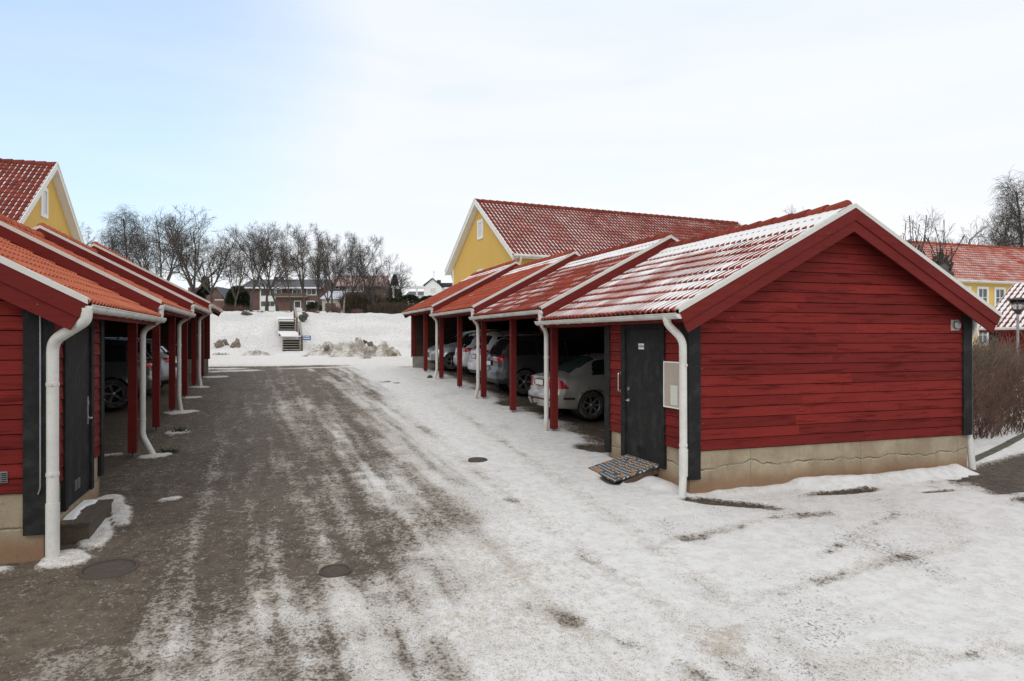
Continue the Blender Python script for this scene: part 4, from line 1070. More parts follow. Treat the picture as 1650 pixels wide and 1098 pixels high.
    # wheels
    for xw in sp['wheels']:
        for sg in (1, -1):
            yo = sg * (W - .035); R = sp['rw']; a = (0, sg, 0); c = (xw, yo - sg * .20, R)
            m = MB(); m.lathe(c, a, [(.05, .05), (R * .62, .06), (R * .66, .18)], 24); m.lathe((xw, yo - sg * .45, R), a, [(ra * .99, .0), (ra * .99, .40)], 20); wh = m.build('wheel', M['blackplastic'], root)
            m = MB(); m.lathe(c, a, [(R * .64, .0), (R * .9, .0), (R * .985, .03), (R, .07), (R, .15), (R * .985, .185), (R * .93, .2), (R * .72, .205), (R * .66, .195), (R * .65, .17)], 36); m.build('tyre', M['rubber'], wh)
            m = MB(); m.lathe(c, a, [(R * .655, .10), (R * .655, .185), (R * .60, .19), (R * .585, .17)], 36); m.lathe(c, a, [(0, .195), (R * .10, .195), (R * .15, .18), (R * .17, .16)], 16)
            ns = sp.get('spokes', 7)
            for k in range(ns):
                for t_ in ((-.09, .09) if sp.get('twin') else (0,)):
                    t = 2 * math.pi * k / ns + t_; d = Vector((math.cos(t), 0, math.sin(t))); e = Vector((-math.sin(t), 0, math.cos(t)))
                    w0, w1 = (R * .07, R * .055) if not sp.get('twin') else (R * .035, R * .03)
                    b = Vector(c); n0, n1 = Vector(a) * .175, Vector(a) * .183; bk = Vector(a) * -.03
                    p = [b + d * R * .12 - e * w0 + n0, b + d * R * .12 + e * w0 + n0, b + d * R * .61 + e * w1 + n1, b + d * R * .61 - e * w1 + n1]
                    m.hexa([tuple(x + bk) for x in p] + [tuple(x) for x in p])
            m.build('rim', M['rim'], wh)
    def patch(nm, mt, pts, th=.006):
        m = MB(); m.prism(pts, th); return m.build(nm, mt, root)
    if sp.get('plate'):
        px, pz, pw, ph = sp['plate']
        xr = px; m = MB(); m.hexa([(xr + .0, -pw, pz - ph), (xr + .03, -pw, pz - ph), (xr + .03, pw, pz - ph), (xr, pw, pz - ph), (xr + .0, -pw, pz + ph), (xr + .03, -pw, pz + ph), (xr + .03, pw, pz + ph), (xr, pw, pz + ph)]); pl = m.build('number_plate', M['plate'], root)
        m = MB(); m.box(xr - .002, xr, pw - .045, pw - .004, pz - ph + .004, pz + ph - .004); m.build('plate_band', M['blue'], pl)
        m = MB()
        for e in ((-pw - .012, pw + .012, pz - ph - .012, pz - ph), (-pw - .012, pw + .012, pz + ph, pz + ph + .012), (-pw - .012, -pw, pz - ph, pz + ph), (pw, pw + .012, pz - ph, pz + ph)): m.box(xr - .003, xr + .03, *e)
        m.build('plate_surround', M['blackplastic'], pl)
    if sp.get('mirror'):
        mx_, mz_ = sp['mirror']
        for sg in (1, -1):
            m = MB(); c = Vector((mx_, sg * (W + .07), mz_)); m.lathe(c - Vector((.0, 0, 0)), (0, sg, 0), [(0, -.11), (.05, -.09), (.075, -.03), (.075, .05), (.05, .09), (0, .10)], 14); m.build('side_mirror', paint, root)
    if sp.get('rails'):
        x0, x1, zz, yy = sp['rails']
        for sg in (1, -1):
            m = MB(); m.tube(arc_path([(x0, sg * yy, zz - .05), (x0 + .12, sg * yy, zz), (x1 - .12, sg * yy, zz), (x1, sg * yy, zz - .05)], .06), .014, 8); m.build('roof_rail', M['blackplastic'], root)
    if sp.get('towbar'):
        m = MB(); m.tube(arc_path([(.25, .1, .32), (-.06, .1, .30), (-.09, .1, .40)], .05), .018, 8); m.lathe((-.09, .1, .40), (0, 0, 1), [(0, 0), (.03, .01), (.036, .035), (.03, .06), (0, .07)], 12); m.build('towbar', M['blackplastic'], root)
    if sp.get('antenna'):
        m = MB(); m.lathe((sp['antenna'][0], 0, sp['antenna'][1]), (0, 0, 1), [(.03, -.02), (.02, .02), (.008, .05), (0, .055)], 10); m.build('antenna', M['blackplastic'], root)
    m = MB(); hx = sp['handles']
    for x in hx:
        for sg in (1, -1): m.tube([(x, sg * (W * .985), sp['hz']), (x + .04, sg * (W * .985 + .025), sp['hz']), (x + .15, sg * (W * .985 + .025), sp['hz']), (x + .19, sg * (W * .985), sp['hz'])], .011, 6)
    m.build('door_handles', paint, root)
    return root

def sedan_cls(rg, x0, x, y, z, v, g):
    if rg == 'band' and g > .22:
        if v > .10 and v < .93:
            sl_, sr_ = 1.08 + (1 - v) * -.10, 3.02 + (1 - v) * .52
            if sl_ < x0 < sr_ and abs(x0 - 1.66) > .02 and abs(x0 - 2.22) > .035: return 'side_window'
    if rg == 'arc':
        if .50 < x0 < 1.16 and y < .60 - .05 * (x0 - .5): return 'rear_window'
        if 3.0 < x0 < 3.62 and y < .60: return 'windscreen'
    if rg in ('low', 'rear') and x0 < .42:
        if .70 < z < .90 and y > .46 + (.90 - z) * .15 and x0 < .10 + (.90 - z) * 1.3: return 'tail_light'
        if .44 < z < .475 : return 'trim_strip'
        if z < .26: return 'bumper'
    if rg == 'low' and .42 <= x0 < .55 and .44 < z < .475: return 'trim_strip'
    if rg == 'nose' or x0 > 4.2:
        if .55 < z < .68 and y > .42: return 'headlight'
        if .45 < z < .68 and y < .32 and rg == 'nose': return 'grille'
    return 'body'
SEDAN = dict(L=4.60, W=1.76, fine=.9, ra=.345, rw=.315, wheels=(.97, 3.64), flare=.012, spokes=7, plate=(.035, .80, .26, .058), cls=sedan_cls, rg=M['carglassgreen'],
    top=[(0, .93), (.08, .985), (.30, 1.02), (.50, 1.045), (.80, 1.22), (1.16, 1.385), (1.5, 1.44), (2.0, 1.455), (2.5, 1.44), (3.0, 1.36), (3.6, 1.04), (3.8, .98), (4.3, .86), (4.55, .72), (4.6, .66)],
    belt=[(0, .90), (.2, .915), (.5, .935), (1.2, .95), (2.5, .93), (3.4, .905), (3.9, .84), (4.3, .76), (4.6, .62)],
    wr=[(0, .66), (.35, .70), (.5, .66), (1.1, .57), (1.6, .575), (2.5, .58), (3.0, .585), (3.6, .66), (3.9, .72), (4.6, .55)],
    zb=[(0, .27), (.3, .24), (.7, .22), (3.9, .2), (4.3, .22), (4.6, .26)],
    rear=[(.0, .10), (.25, .05), (.38, .0), (.56, .0), (.60, .06), (.75, .07), (.88, .08), (.93, .06), (1.0, .12), (1.5, .3)], front=[(0, .12), (.3, .02), (.55, 0), (.75, .12), (1.5, .4)],
    mirror=(3.0, .98), towbar=True, antenna=(1.25, 1.41), handles=(1.75, 2.75), hz=.84)
def suv_cls_mk(rw0, rw1, lz, dark=.42, lightin=.38, side=(.55, 3.4)):
    def cls(rg, x0, x, y, z, v, g):
        if rg == 'band' and g > .3 and .08 < v < .90:
            a, b = side[0] + v * .10, side[1] - v * .62
            if a < x0 < b and abs(x0 - 1.25) > .02 and abs(x0 - 2.15) > .035: return 'side_window'
        if rg == 'arc' or rg == 'band':
            if rw0 < x0 < rw1 and y < (.62 if rg == 'arc' else .60): return 'rear_window'
            if 2.95 < x0 < 3.55 and rg == 'arc' and y < .62: return 'windscreen'
        if rg in ('low', 'rear', 'band') and x0 < .34:
            if lz[0] < z < lz[1] and y > lightin + (lz[1] - z) * .5 and x0 < .10 + (z - lz[0]) * 1.1: return 'tail_light'
        if rg in ('low', 'rear', 'nose') and z < dark: return 'bumper'
        if rg == 'low' and z < .48:
            for xw in (.85, 3.55):
                if abs(x0 - xw) < .47: return 'bumper'
        if rg == 'nose' or (x0 > 4.0 and rg in ('low', 'band')):
            if .72 < z < .84 and y > .40: return 'headlight'
            if .45 < z < .66 and y < .5 and rg == 'nose': return 'grille'
        return 'body'
    return cls
SUV = dict(L=4.5, W=1.83, fine=1.0, ra=.39, rw=.345, wheels=(.85, 3.55), flare=.025, spokes=5, twin=True, plate=(.035, .86, .26, .058), cls=suv_cls_mk(.06, .47, (.92, 1.07), .44),
    top=[(0, 1.06), (.05, 1.10), (.25, 1.34), (.45, 1.54), (.60, 1.60), (1.2, 1.645), (2.2, 1.65), (2.9, 1.56), (3.5, 1.12), (3.8, 1.06), (4.2, .98), (4.45, .84), (4.5, .78)],
    belt=[(0, 1.02), (.3, 1.06), (1.0, 1.05), (2.5, 1.0), (3.4, .98), (4.0, .92), (4.3, .84), (4.5, .72)],
    wr=[(0, .72), (.3, .63), (.6, .60), (1.5, .62), (2.9, .62), (3.4, .68), (3.8, .74), (4.5, .55)],
    zb=[(0, .32), (.3, .27), (.8, .24), (3.8, .22), (4.2, .25), (4.5, .3)],
    rear=[(.0, .14), (.3, .08), (.45, .0), (.66, .0), (.72, .06), (.9, .07), (1.02, .05), (1.12, .10), (1.7, .12)], front=[(0, .12), (.3, .02), (.6, 0), (.8, .06), (1.0, .2), (1.5, .4)],
    mirror=(2.95, 1.08), rails=(.65, 2.7, 1.70, .56), antenna=(.9, 1.63), handles=(1.35, 2.3), hz=.98)
HATCH = dict(SUV); HATCH.update(L=4.2, W=1.76, ra=.35, rw=.315, spokes=5, twin=True, rails=None, wheels=(.78, 3.35), cls=suv_cls_mk(.05, .44, (.82, .98), .36, .44),
    top=[(0, .96), (.05, 1.0), (.22, 1.20), (.42, 1.42), (.6, 1.48), (1.2, 1.53), (2.0, 1.54), (2.7, 1.44), (3.2, 1.06), (3.5, .99), (3.9, .90), (4.15, .76), (4.2, .70)],
    belt=[(0, .92), (.3, .96), (1.0, .95), (2.5, .93), (3.1, .91), (3.7, .84), (4.0, .76), (4.2, .64)],
    wr=[(0, .70), (.3, .62), (.6, .58), (1.5, .60), (2.7, .60), (3.2, .66), (3.6, .70), (4.2, .5)],
    zb=[(0, .28), (.3, .24), (.8, .2), (3.5, .2), (4.0, .22), (4.2, .26)], plate=(.035, .74, .26, .058), mirror=(2.75, 1.0), antenna=(.8, 1.5), handles=(1.3, 2.15), hz=.88)
def put_car(x, y, out, *a, **k):
    z = gz1(x + 2, y) + .012; return car('parked_car', *a[:2], (x, y, z), math.pi if out else 0, *a[2:], **k)
put_car(5.72, 14.72, 0, 'silver beige saloon with rusty wheel arch parked behind the near posts', 'car', SEDAN, M['silver'])
put_car(5.85, 19.05, 0, 'dark grey SUV with twin tail lights parked between the saloon and the white cars', 'car', SUV, M['cargrey'])
put_car(6.10, 21.45, 0, 'white SUV with dark lower bumper parked just past the dark grey one', 'car', SUV, M['carwhite'])
put_car(6.25, 23.95, 0, 'white hatchback with red tail light showing beyond the white SUV', 'car', HATCH, M['carwhite'])
put_car(5.62 + 4.2, 26.35, 1, 'silver hatchback parked nose out by the far end wall', 'car', HATCH, M['silver2'])
put_car(-2.62, 19.2, 1, 'dark grey SUV in the left carports, rear by the second downpipe', 'car', SUV, M['cargrey2'])
put_car(-2.45, 21.7, 1, 'silver hatchback half hidden beyond the dark SUV in the left carports', 'car', HATCH, M['silver2'])

# ------------------------------------------------------------------ houses
def window(parent, P, w, h, nrm='-y', fr=.09, bars=(1, 1), glass=None, depth=.05, T=None, frame=None):
    """P lower-left corner on the wall face in the parent's frame; nrm -y or -x or +x"""
    def tr(u, d, z):
        if nrm == '-y': return (P[0] + u, P[1] - d, P[2] + z)
        if nrm == '-x': return (P[0] - d, P[1] + u, P[2] + z)
        return (P[0] + d, P[1] + u, P[2] + z)
    def bx(m, u0, u1, d0, d1, z0, z1, **k):
        m.hexa([tr(u0, d0, z0), tr(u1, d0, z0), tr(u1, d1, z0), tr(u0, d1, z0), tr(u0, d0, z1), tr(u1, d0, z1), tr(u1, d1, z1), tr(u0, d1, z1)], **k)
    m = MB()
    bx(m, -fr, w + fr, -.01, depth, h, h + fr); bx(m, -fr, w + fr, -.01, depth, -fr, 0); bx(m, -fr, 0, -.01, depth, 0, h); bx(m, w, w + fr, -.01, depth, 0, h)
    for i in range(1, bars[0] + 1): bx(m, w * i / (bars[0] + 1) - .03, w * i / (bars[0] + 1) + .03, 0, depth * .6, 0, h)
    for i in range(1, bars[1] + 1): bx(m, 0, w, 0, depth * .58, h * i / (bars[1] + 1) - .02, h * i / (bars[1] + 1) + .02)
    f = m.build('window', frame or M['whitepaint'], parent)
    m = MB(); bx(m, 0, w, -.005, depth * .3, 0, h); m.build('pane', glass or M['glass'], f)
    return f
def tiled_house(loc, rz, label, W, Lh, ze, zr, wallm, tilem, snow, ovg=.30, ove=.45, mirror=1, cat='house', pitch=.21, name='yellow_house', seed=5, zb=-.6):
    """gable in the plane x=0 from y=0 (near) to y=W; the ridge runs along +x (or -x if mirror=-1)"""
    o = empty(name, loc, rz, label=label, cat=cat); s = mirror
    T = lambda v: v * np.array([s, 1, 1])
    nb = lambda: MB(T, s < 0)
    m = nb(); m.prism([(0, 0, zb), (0, W, zb), (0, W, ze), (0, W / 2, zr), (0, 0, ze)], (Lh, 0, 0)); m.build('wall', wallm, o)
    k = (zr - ze) / (W / 2); th = math.atan(k); SL = (W / 2 + ove) / math.cos(th)
    mt = nb(); ms_ = nb(); e0 = ze - ove * k + .10
    tiles(mt, ms_ if snow else None, (-ovg, -ove, e0), (1, 0, 0), (0, math.cos(th), math.sin(th)), Lh + 2 * ovg, SL, pitch=pitch, course=.36, amp=.028, snow=snow, seed=seed, spw=6)
    tiles(mt, None, (-ovg, W + ove, e0), (1, 0, 0), (0, -math.cos(th), math.sin(th)), Lh + 2 * ovg, SL, pitch=pitch, course=.36, amp=.028, seed=seed + 1, spw=4)
    rf = mt.build('roof', tilem, o)
    if ms_.n: ms_.build('roof_snow', M['snow'], rf)
    m = nb(); ridge_caps(m, (-ovg, W / 2, zr + .10), (Lh + ovg, W / 2, zr + .10), .16, .4); m.build('ridge_tiles', tilem, rf)
    m = nb()
    for sg in (0, 1):
        f = (lambda q: q) if not sg else (lambda q: W - q)
        m.prism([(-ovg, f(-ove), e0 - .12), (-ovg, f(W / 2), zr - .02), (-ovg, f(W / 2), zr + .10), (-ovg, f(-ove), e0)], (Lh + 2 * ovg, 0, 0))
    m.build('eave_boards', M['whitepaint'], o)
    for xg in (-ovg - .03, Lh + ovg):
        for sg in (0, 1):
            f = (lambda q: q) if not sg else (lambda q: W - q)
            m = nb(); m.prism([(xg, f(-ove - .04), e0 - .17), (xg, f(W / 2), zr - .06 + .02), (xg, f(W / 2), zr + .27), (xg, f(-ove - .04), e0 + .12)], (.03, 0, 0)); 
            m.prism([(xg - (.02 if xg < 0 else -.02), f(-ove - .05), e0 + .06), (xg - (.02 if xg < 0 else -.02), f(W / 2), zr + .19), (xg - (.02 if xg < 0 else -.02), f(W / 2), zr + .29), (xg - (.02 if xg < 0 else -.02), f(-ove - .05), e0 + .15)], (.03, 0, 0)); m.build('barge_board', M['whitepaint'], o)
    for sg in (0, 1):
        f = (lambda q: q) if not sg else (lambda q: W - q)
        m = nb(); m.tube([(-ovg + .05, f(-ove - .06), e0 - .0), (Lh + ovg - .05, f(-ove - .06), e0 - .0)], .07, 8); gt = m.build('gutter', M['white'], o)
        m = nb(); m.tube(arc_path([(.12, f(-ove - .06), e0 - .02), (.12, f(-ove - .06), e0 - .2), (.12, f(-.07), e0 - .75), (.12, f(-.07), zb)], .12), .045, 10); m.build('downpipe', M['white'], o)
        for x in (-.025, Lh - .12):
            m = nb(); m.box(x, x + .145, f(-.03) if not sg else f(.14), f(.14) if not sg else f(-.03), zb, ze); m.build('corner_board', M['whitepaint'], o)
    return o
CR = np.array((CT, -ST, 0)); CF = np.array((ST, CT, 0))
def cam2w(r, f, z=0): p = CR * r + CF * f; return (float(p[0]), float(p[1]), z)

# yellow house beyond the end of the right-hand row
gd = np.array((-.407, .913)); gd /= np.hypot(*gd)
P1 = np.array((0.28, 32.05)) + gd * .45                      # near wall corner, camera-aligned coordinates
gw = CR * gd[0] + CF * gd[1]; rzN = math.atan2(gw[1], gw[0]) - math.pi / 2
pos = cam2w(*P1); zg = -1.0
yh = tiled_house((pos[0], pos[1], zg), rzN, 'yellow rendered house with snow flecked red roof behind the stepped carports', 8.65, 16.9, 3.72 + .33 - zg, 7.05 - zg, M['yellow'], M['tile_dark'], .50, seed=21)
window(yh, (0, 4.0, 5.35 - zg), .50, .72, '-x', .15, (0, 1), M['curtain'])
window(yh, (0, 4.0, 2.75 - zg), .50, .72, '-x', .15, (0, 1), M['curtain'])

# yellow house beyond the left-hand row, roof towards the camera
gd = np.array((-.30, .954)); gd /= np.hypot(*gd); Tq = 29.5
ap = np.array((-.6553 * Tq - .28, Tq - .08)); hw = 4.33; P1 = ap - gd * hw
gw = CR * gd[0] + CF * gd[1]; rzN = math.atan2(gw[1], gw[0]) - math.pi / 2
pos = cam2w(*P1); zg = -1.4; zr_ = .2536 * Tq - .25
yl = tiled_house((pos[0], pos[1], zg), rzN, 'yellow rendered house whose red roof and gable rise over the orange roofs', 8.65, 15, zr_ - 3.25 - zg, zr_ - zg, M['yellow'], M['tile_dark'], .38, mirror=-1, seed=35)
window(yl, (0, 3.45, zr_ - 2.05 - zg), .52, .95, '+x', .16, (0, 0), M['curtain'])

# long yellow house east of the gable
zg = -1.6
yr = tiled_house((41.0, 37.4, zg), 0, 'long yellow boarded house with red roof seen past the gable on the right', 8.0, 21.6, 4.45 - zg, 7.45 - zg, M['yellowwood'], M['tile_mid'], .80, seed=47, zb=-.8)
for x in np.arange(46.1, 62, 1.78):
    window(yr, (x - 41.0, 0, 2.45 - zg), .82, 1.25, '-y', .17, (1, 1), M['glass'])
    window(yr, (x - 41.0, 0, -.35 - zg), .82, 1.25, '-y', .17, (1, 1), M['glass'])
m = MB()
for x in np.arange(.6, 21.4, .6): m.box(x - .012, x + .012, -.012, .001, -.4, 5.9)
m.build('board_joints', M['yellowwood'], yr)
m = MB(); m.box(-.02, 21.62, -.10, 0, -.8, .35); m.build('plinth', M['greyconc'], yr)

# red garage with snowy roof behind the hedge
def shed():
    p_ = at(1596, HZ, 28.5); x0, y0 = p_[0], p_[1]; zg = -1.95
    o = empty('red_garage', (x0, y0, zg), -TH - math.radians(58), label='small red garage with white streaked snowy roof behind the hedge and lamp', cat='garage')
    ze = .60 - zg; k = .62; D = 5.6
    m = MB(); m.prism([(0, 0, -.5), (0, D, -.5), (0, D, ze - .2), (0, D / 2, ze - .2 + k * D / 2), (0, 0, ze - .2)], (7, 0, 0)); m.build('wall', M['red2'], o)
    m = MB(); siding(m, (0, 0, 0), (1, 0, 0), (0, -1, 0), 1.5, 0, ze - .1, holes=[(99, 99.1, 0, 0)]); m.build('boards', M['red'], o); m = MB(); siding(m, (4.2, 0, 0), (1, 0, 0), (0, -1, 0), 2.8, 0, ze - .1, holes=[(99, 99.1, 0, 0)]); m.build('boards', M['red'], o)
    m = MB(); m.box(-.04, .30, -.05, .0, -.2, ze - .05); m.box(-.05, -.01, -.049, .3, -.2, ze - .05); m.build('corner_board', M['black'], o)
    m = MB(); m.box(1.35, 4.3, -.06, .0, 0, 2.2); dd = m.build('garage_door', M['doorblk'], o)
    m = MB(); m.box(1.30, 1.46, -.09, -.0, -.1, 2.3); m.box(1.46, 4.3, -.09, 0, 2.2, 2.32); m.build('door_frame', M['black'], o)
    m = MB(); m.box(2.7, 4.4, -.10, -.07, 1.42, 1.50); m.build('white_bar', M['signwhite'], dd)
    th = math.atan(k); ov = .35; SL = (D / 2 + ov) / math.cos(th); mt = MB(); ms_ = MB(); e0 = ze - ov * k + .02
    tiles(mt, ms_, (-.25, -ov, e0), (1, 0, 0), (0, math.cos(th), math.sin(th)), 7.5, SL, pitch=.22, snow=1.3, seed=61, amp=.03)
    tiles(mt, None, (-.25, D + ov, e0), (1, 0, 0), (0, -math.cos(th), math.sin(th)), 7.5, SL, pitch=.22, seed=62, spw=4)
    rf = mt.build('roof', M['tile_dark'], o); ms_.build('roof_snow', M['snow'], rf)
    m = MB(); m.prism([(-.29, -ov - .04, e0 - .14), (-.29, D / 2, e0 - .14 + k * (D / 2 + ov)), (-.29, D / 2, e0 + .08 + k * (D / 2 + ov)), (-.29, -ov - .04, e0 + .06)], (.04, 0, 0)); m.build('verge_strip', M['verge'], o)
    m = MB(); m.box(-.25, 7.2, -ov + .0, -ov + .03, e0 - .16, e0 - .02); m.build('fascia', M['trim_red'], o)
    m = MB(); m.tube([(-.25, -ov - .06, e0), (7.2, -ov - .06, e0)], .06, 8); m.build('gutter', M['white'], o)
shed()

def street_lamp():
    p = at(1640, 546, 24.5); x, y = p[0], p[1]; zg = gz1(x, y)
    o = empty('street_lamp', (x, y, zg), 0, label='grey post lamp with flat hat and open glass head above the hedge', cat='street lamp')
    zt = 1.42 - zg; m = MB(); m.tube([(0, 0, -.2), (0, 0, zt - 2.0)], .075, 14); m.tube([(0, 0, zt - 2.0), (0, 0, zt - 1.92)], [.075, .048], 14, caps=False); m.tube([(0, 0, zt - 1.92), (0, 0, zt - .52)], .042, 12); m.build('pole', M['grey_metal'], o)
    m = MB(); m.lathe((0, 0, zt - .56), (0, 0, 1), [(.04, 0), (.07, .03), (.11, .10), (.16, .13), (.16, .17), (.0, .17)], 18); m.build('collar', M['blackplastic'], o)
    m = MB(); m.lathe((0, 0, zt - .40), (0, 0, 1), [(.12, 0), (.17, .14), (.24, .33), (.235, .33), (.16, .13), (.11, 0)], 18); gl = mat('clear_lamp_glass', (.8, .8, .8), .05, trans=1); m.build('globe', gl, o)
    m = MB()
    for k in range(4):
        t = k * math.pi / 2 + .5; m.tube([(.13 * math.cos(t), .13 * math.sin(t), zt - .40), (.19 * math.cos(t), .19 * math.sin(t), zt - .25), (.26 * math.cos(t), .26 * math.sin(t), zt - .06)], .010, 6)
    m.build('bracket', M['blackplastic'], o)
    m = MB(); m.lathe((0, 0, zt - .07), (0, 0, 1), [(.0, .0), (.36, .0), (.37, .012), (.30, .05), (.12, .085), (0, .10)], 24); m.build('hat', M['blackplastic'], o)
street_lamp()

# ---- houses on the hill beyond the bank (frame turned to face the drive)
def hill_house(px0, px1, t, zbase, name, label, cat='house'):
    a = at(px0, HZ, t); w = (px1 - px0) / F * t; zb = zbase
    o = empty(name, (a[0], a[1], zb), -TH, label=label, cat=cat); return o, w, (lambda py: (HZ - py) / F * t - zb), (lambda px: (px - px0) / F * t)
def far_houses():
    o, w, Z, X = hill_house(394, 519, 125, 4.6, 'brick_house', 'low red brick house with long dark roof behind the bare trees')
    ze, zr = Z(463.5), Z(447.5)
    m = MB(); m.prism([(0, 0, -1), (0, 9, -1), (0, 9, ze), (0, 4.5, zr - .1), (0, 0, ze)], (w, 0, 0)); m.build('wall', M['brick'], o)
    m = MB(); m.hexa([(-.4, -.9, ze - .15), (w + .4, -.9, ze - .15), (w + .4, 4.5, zr - .1), (-.4, 4.5, zr - .1), (-.4, -.9, ze), (w + .4, -.9, ze), (w + .4, 4.5, zr + .05), (-.4, 4.5, zr + .05)])
    m.hexa([(-.4, 9.9, ze - .15), (w + .4, 9.9, ze - .15), (w + .4, 4.52, zr - .1), (-.4, 4.52, zr - .1), (-.4, 9.9, ze), (w + .4, 9.9, ze), (w + .4, 4.52, zr + .05), (-.4, 4.52, zr + .05)])
    rf = m.build('roof', M['slate'], o)
    for px in (433, 443): 
        m = MB(); m.box(X(px) - .3, X(px) + .3, 3.6, 4.2, zr - .5, zr + .45); m.build('chimney', M['ink'], rf)
    m = MB(); m.box(-.4, w + .4, -.95, -.88, ze - .25, ze + .0); m.build('eave_board', M['whitepaint'], o)
    m = MB(); m.box(X(419), X(444), -.12, 0, Z(501), Z(465)); m.build('white_panel', M['whitepaint'], o)
    for (a, b, c, d, n) in ((421, 443, 477, 465.5, 2), (421, 443, 494, 486, 2), (446, 453, 476, 467, 0), (472, 485, 477, 467, 1), (495, 509, 475, 466, 1), (475, 484, 496, 486, 0), (495, 506, 495, 486, 1)):
        window(o, (X(a), -.12 if a == 421 else 0, Z(c)), X(b) - X(a), Z(d) - Z(c), '-y', .12, (n, 0), M['glass'])
    m = MB(); m.box(X(444), X(497), -1.2, 0, Z(479.5), Z(478)); 
    bal = m.build('balcony', M['greywood'], o)
    m = MB(); m.box(X(445), X(497), -1.25, -1.18, Z(478), Z(473.5)); m.build('balustrade', M['brownwood'], bal)
    m = MB(); m.box(X(478), X(487), -.08, 0, Z(502), Z(497)); m.build('garage_door', M['whitepaint'], o)
    o, w, Z, X = hill_house(531, 619, 133, 5.0, 'brick_house', 'brown brick house with frosty pink roof behind the thicket')
    ze, zr = Z(459.5), Z(442)
    m = MB(); m.prism([(0, 0, -1), (0, 8, -1), (0, 8, ze), (0, 4, zr - .1), (0, 0, ze)], (w, 0, 0)); m.build('wall', M['brickdk'], o)
    m = MB(); m.hexa([(-.3, -.7, ze - .3), (w + .3, -.7, ze - .3), (w + .3, 4, zr - .1), (-.3, 4, zr - .1), (-.3, -.7, ze), (w + .3, -.7, ze), (w + .3, 4, zr + .1), (-.3, 4, zr + .1)]); m.build('roof', M['pinkroof'], o)
    window(o, (X(560), 0, Z(469.5)), X(585) - X(560), Z(462.5) - Z(469.5), '-y', .15, (5, 0), M['glass']); window(o, (X(541), 0, Z(465.5)), X(546) - X(541), .4, '-y', .12, (0, 0), M['glass'])
    o, w, Z, X = hill_house(519, 548, 122, 4.6, 'small_outbuilding', 'beige outbuilding with frosty grey roof between the two brick houses', 'outbuilding')
    m = MB(); m.box(0, w, 0, 5, -1, Z(482)); m.build('wall', M['beige'], o)
    m = MB(); m.hexa([(-.2, -.5, Z(482.5)), (w + .1, -.5, Z(482.5)), (w + .1, 5, Z(467.5)), (-.2, 5, Z(467.5)), (-.2, -.5, Z(481)), (w + .1, -.5, Z(481)), (w + .1, 5, Z(466)), (-.2, 5, Z(466))]); m.build('roof', M['iceroof'], o)
    m = MB(); m.box(X(524), X(541), -.06, 0, Z(503), Z(489)); m.build('door', M['brownwood'], o)
    # white house
    o, w, Z, X = hill_house(683, 711, 118, 3.5, 'white_house', 'white wooden house with black roof and two chimneys past the pergola')
    ze, zr = Z(462), Z(449.5)
    m = MB(); m.prism([(0, 0, -3), (w, 0, -3), (w, 0, Z(463)), (w - .35, 0, Z(459)), (w / 2, 0, zr), (.35, 0, Z(459)), (0, 0, Z(463))], (0, 9, 0)); m.build('wall', M['whitepaint'], o)
    m = MB()
    for sg in (1, -1):
        c = w / 2; m.hexa([(c, -.3, zr), (c + sg * (w / 2 + .1), -.3, Z(461)), (c + sg * (w / 2 + .1), 9, Z(461)), (c, 9, zr), (c, -.3, zr + .14), (c + sg * (w / 2 + .1), -.3, Z(461) + .14), (c + sg * (w / 2 + .1), 9, Z(461) + .14), (c, 9, zr + .14)])
    m.box(w / 2, w + 4, 3.5, 8, Z(461), Z(453.5)); rf = m.build('roof', M['ink'], o)
    m = MB(); m.box(w, w + 4, 3.2, 8.3, -3, Z(461)); m.build('wing_wall', M['whitepaint'], o)
    for px in (693, 704): m = MB(); m.box(X(px) - .32, X(px) + .32, 3, 3.7, zr - .8, Z(447 if px == 693 else 449)); m.build('chimney', M['ink'], rf)
    m = MB(); m.tube([(X(696), 3, zr), (X(696), 3, Z(434))], .03, 5); m.tube([(X(694), 3, Z(436)), (X(698), 3, Z(436))], .03, 5); m.build('aerial', M['grey_metal'], rf)
    window(o, (X(694), 0, Z(472)), X(702) - X(694), Z(465) - Z(472), '-y', .1, (1, 0), M['curtain'])
    window(o, (X(690), 0, Z(480)), X(693) - X(690), Z(476) - Z(480), '-y', .08, (0, 0), M['glass'])
    o, w, Z, X = hill_house(655, 683, 124, 3.6, 'low_white_house', 'low white building with grey roof glimpsed through the pergola')
    m = MB(); m.box(0, w, 0, 6, -2, Z(476)); m.build('wall', M['whitepaint'], o)
    m = MB(); m.hexa([(-.1, -.4, Z(476)), (w, -.4, Z(476)), (w, 4, Z(468.5)), (-.1, 4, Z(468.5)), (-.1, -.4, Z(475)), (w, -.4, Z(475)), (w, 4, Z(467.5)), (-.1, 4, Z(467.5))]); m.build('roof', M['slate'], o)
    # pergola
    o, w, Z, X = hill_house(630, 684, 96, 3.0, 'pergola', 'white pergola standing above the green hedge', 'pergola')
    for (px, d) in ((633.5, 0), (650, 0), (645.5, 2.2), (668, 2.2)): m = MB(); m.box(X(px) - .11, X(px) + .11, d, d + .22, -1, Z(463.5)); m.build('post', M['whitepaint'], o)
    for d in (.0, 2.2): m = MB(); m.box(X(629.5), X(684), d, d + .1, Z(464), Z(462)); m.build('beam', M['whitepaint'], o)
    for px in np.arange(632, 684, 4): m = MB(); m.box(X(px), X(px) + .08, -.4, 2.7, Z(462), Z(460.8)); m.build('cross_beam', M['whitepaint'], o)
    # left: house with dark gable, and a red roof with chimney
    o, w, Z, X = hill_house(322, 361, 118, 3.9, 'dark_roofed_house', 'red brown house with dark gabled roof over the end of the left carports')
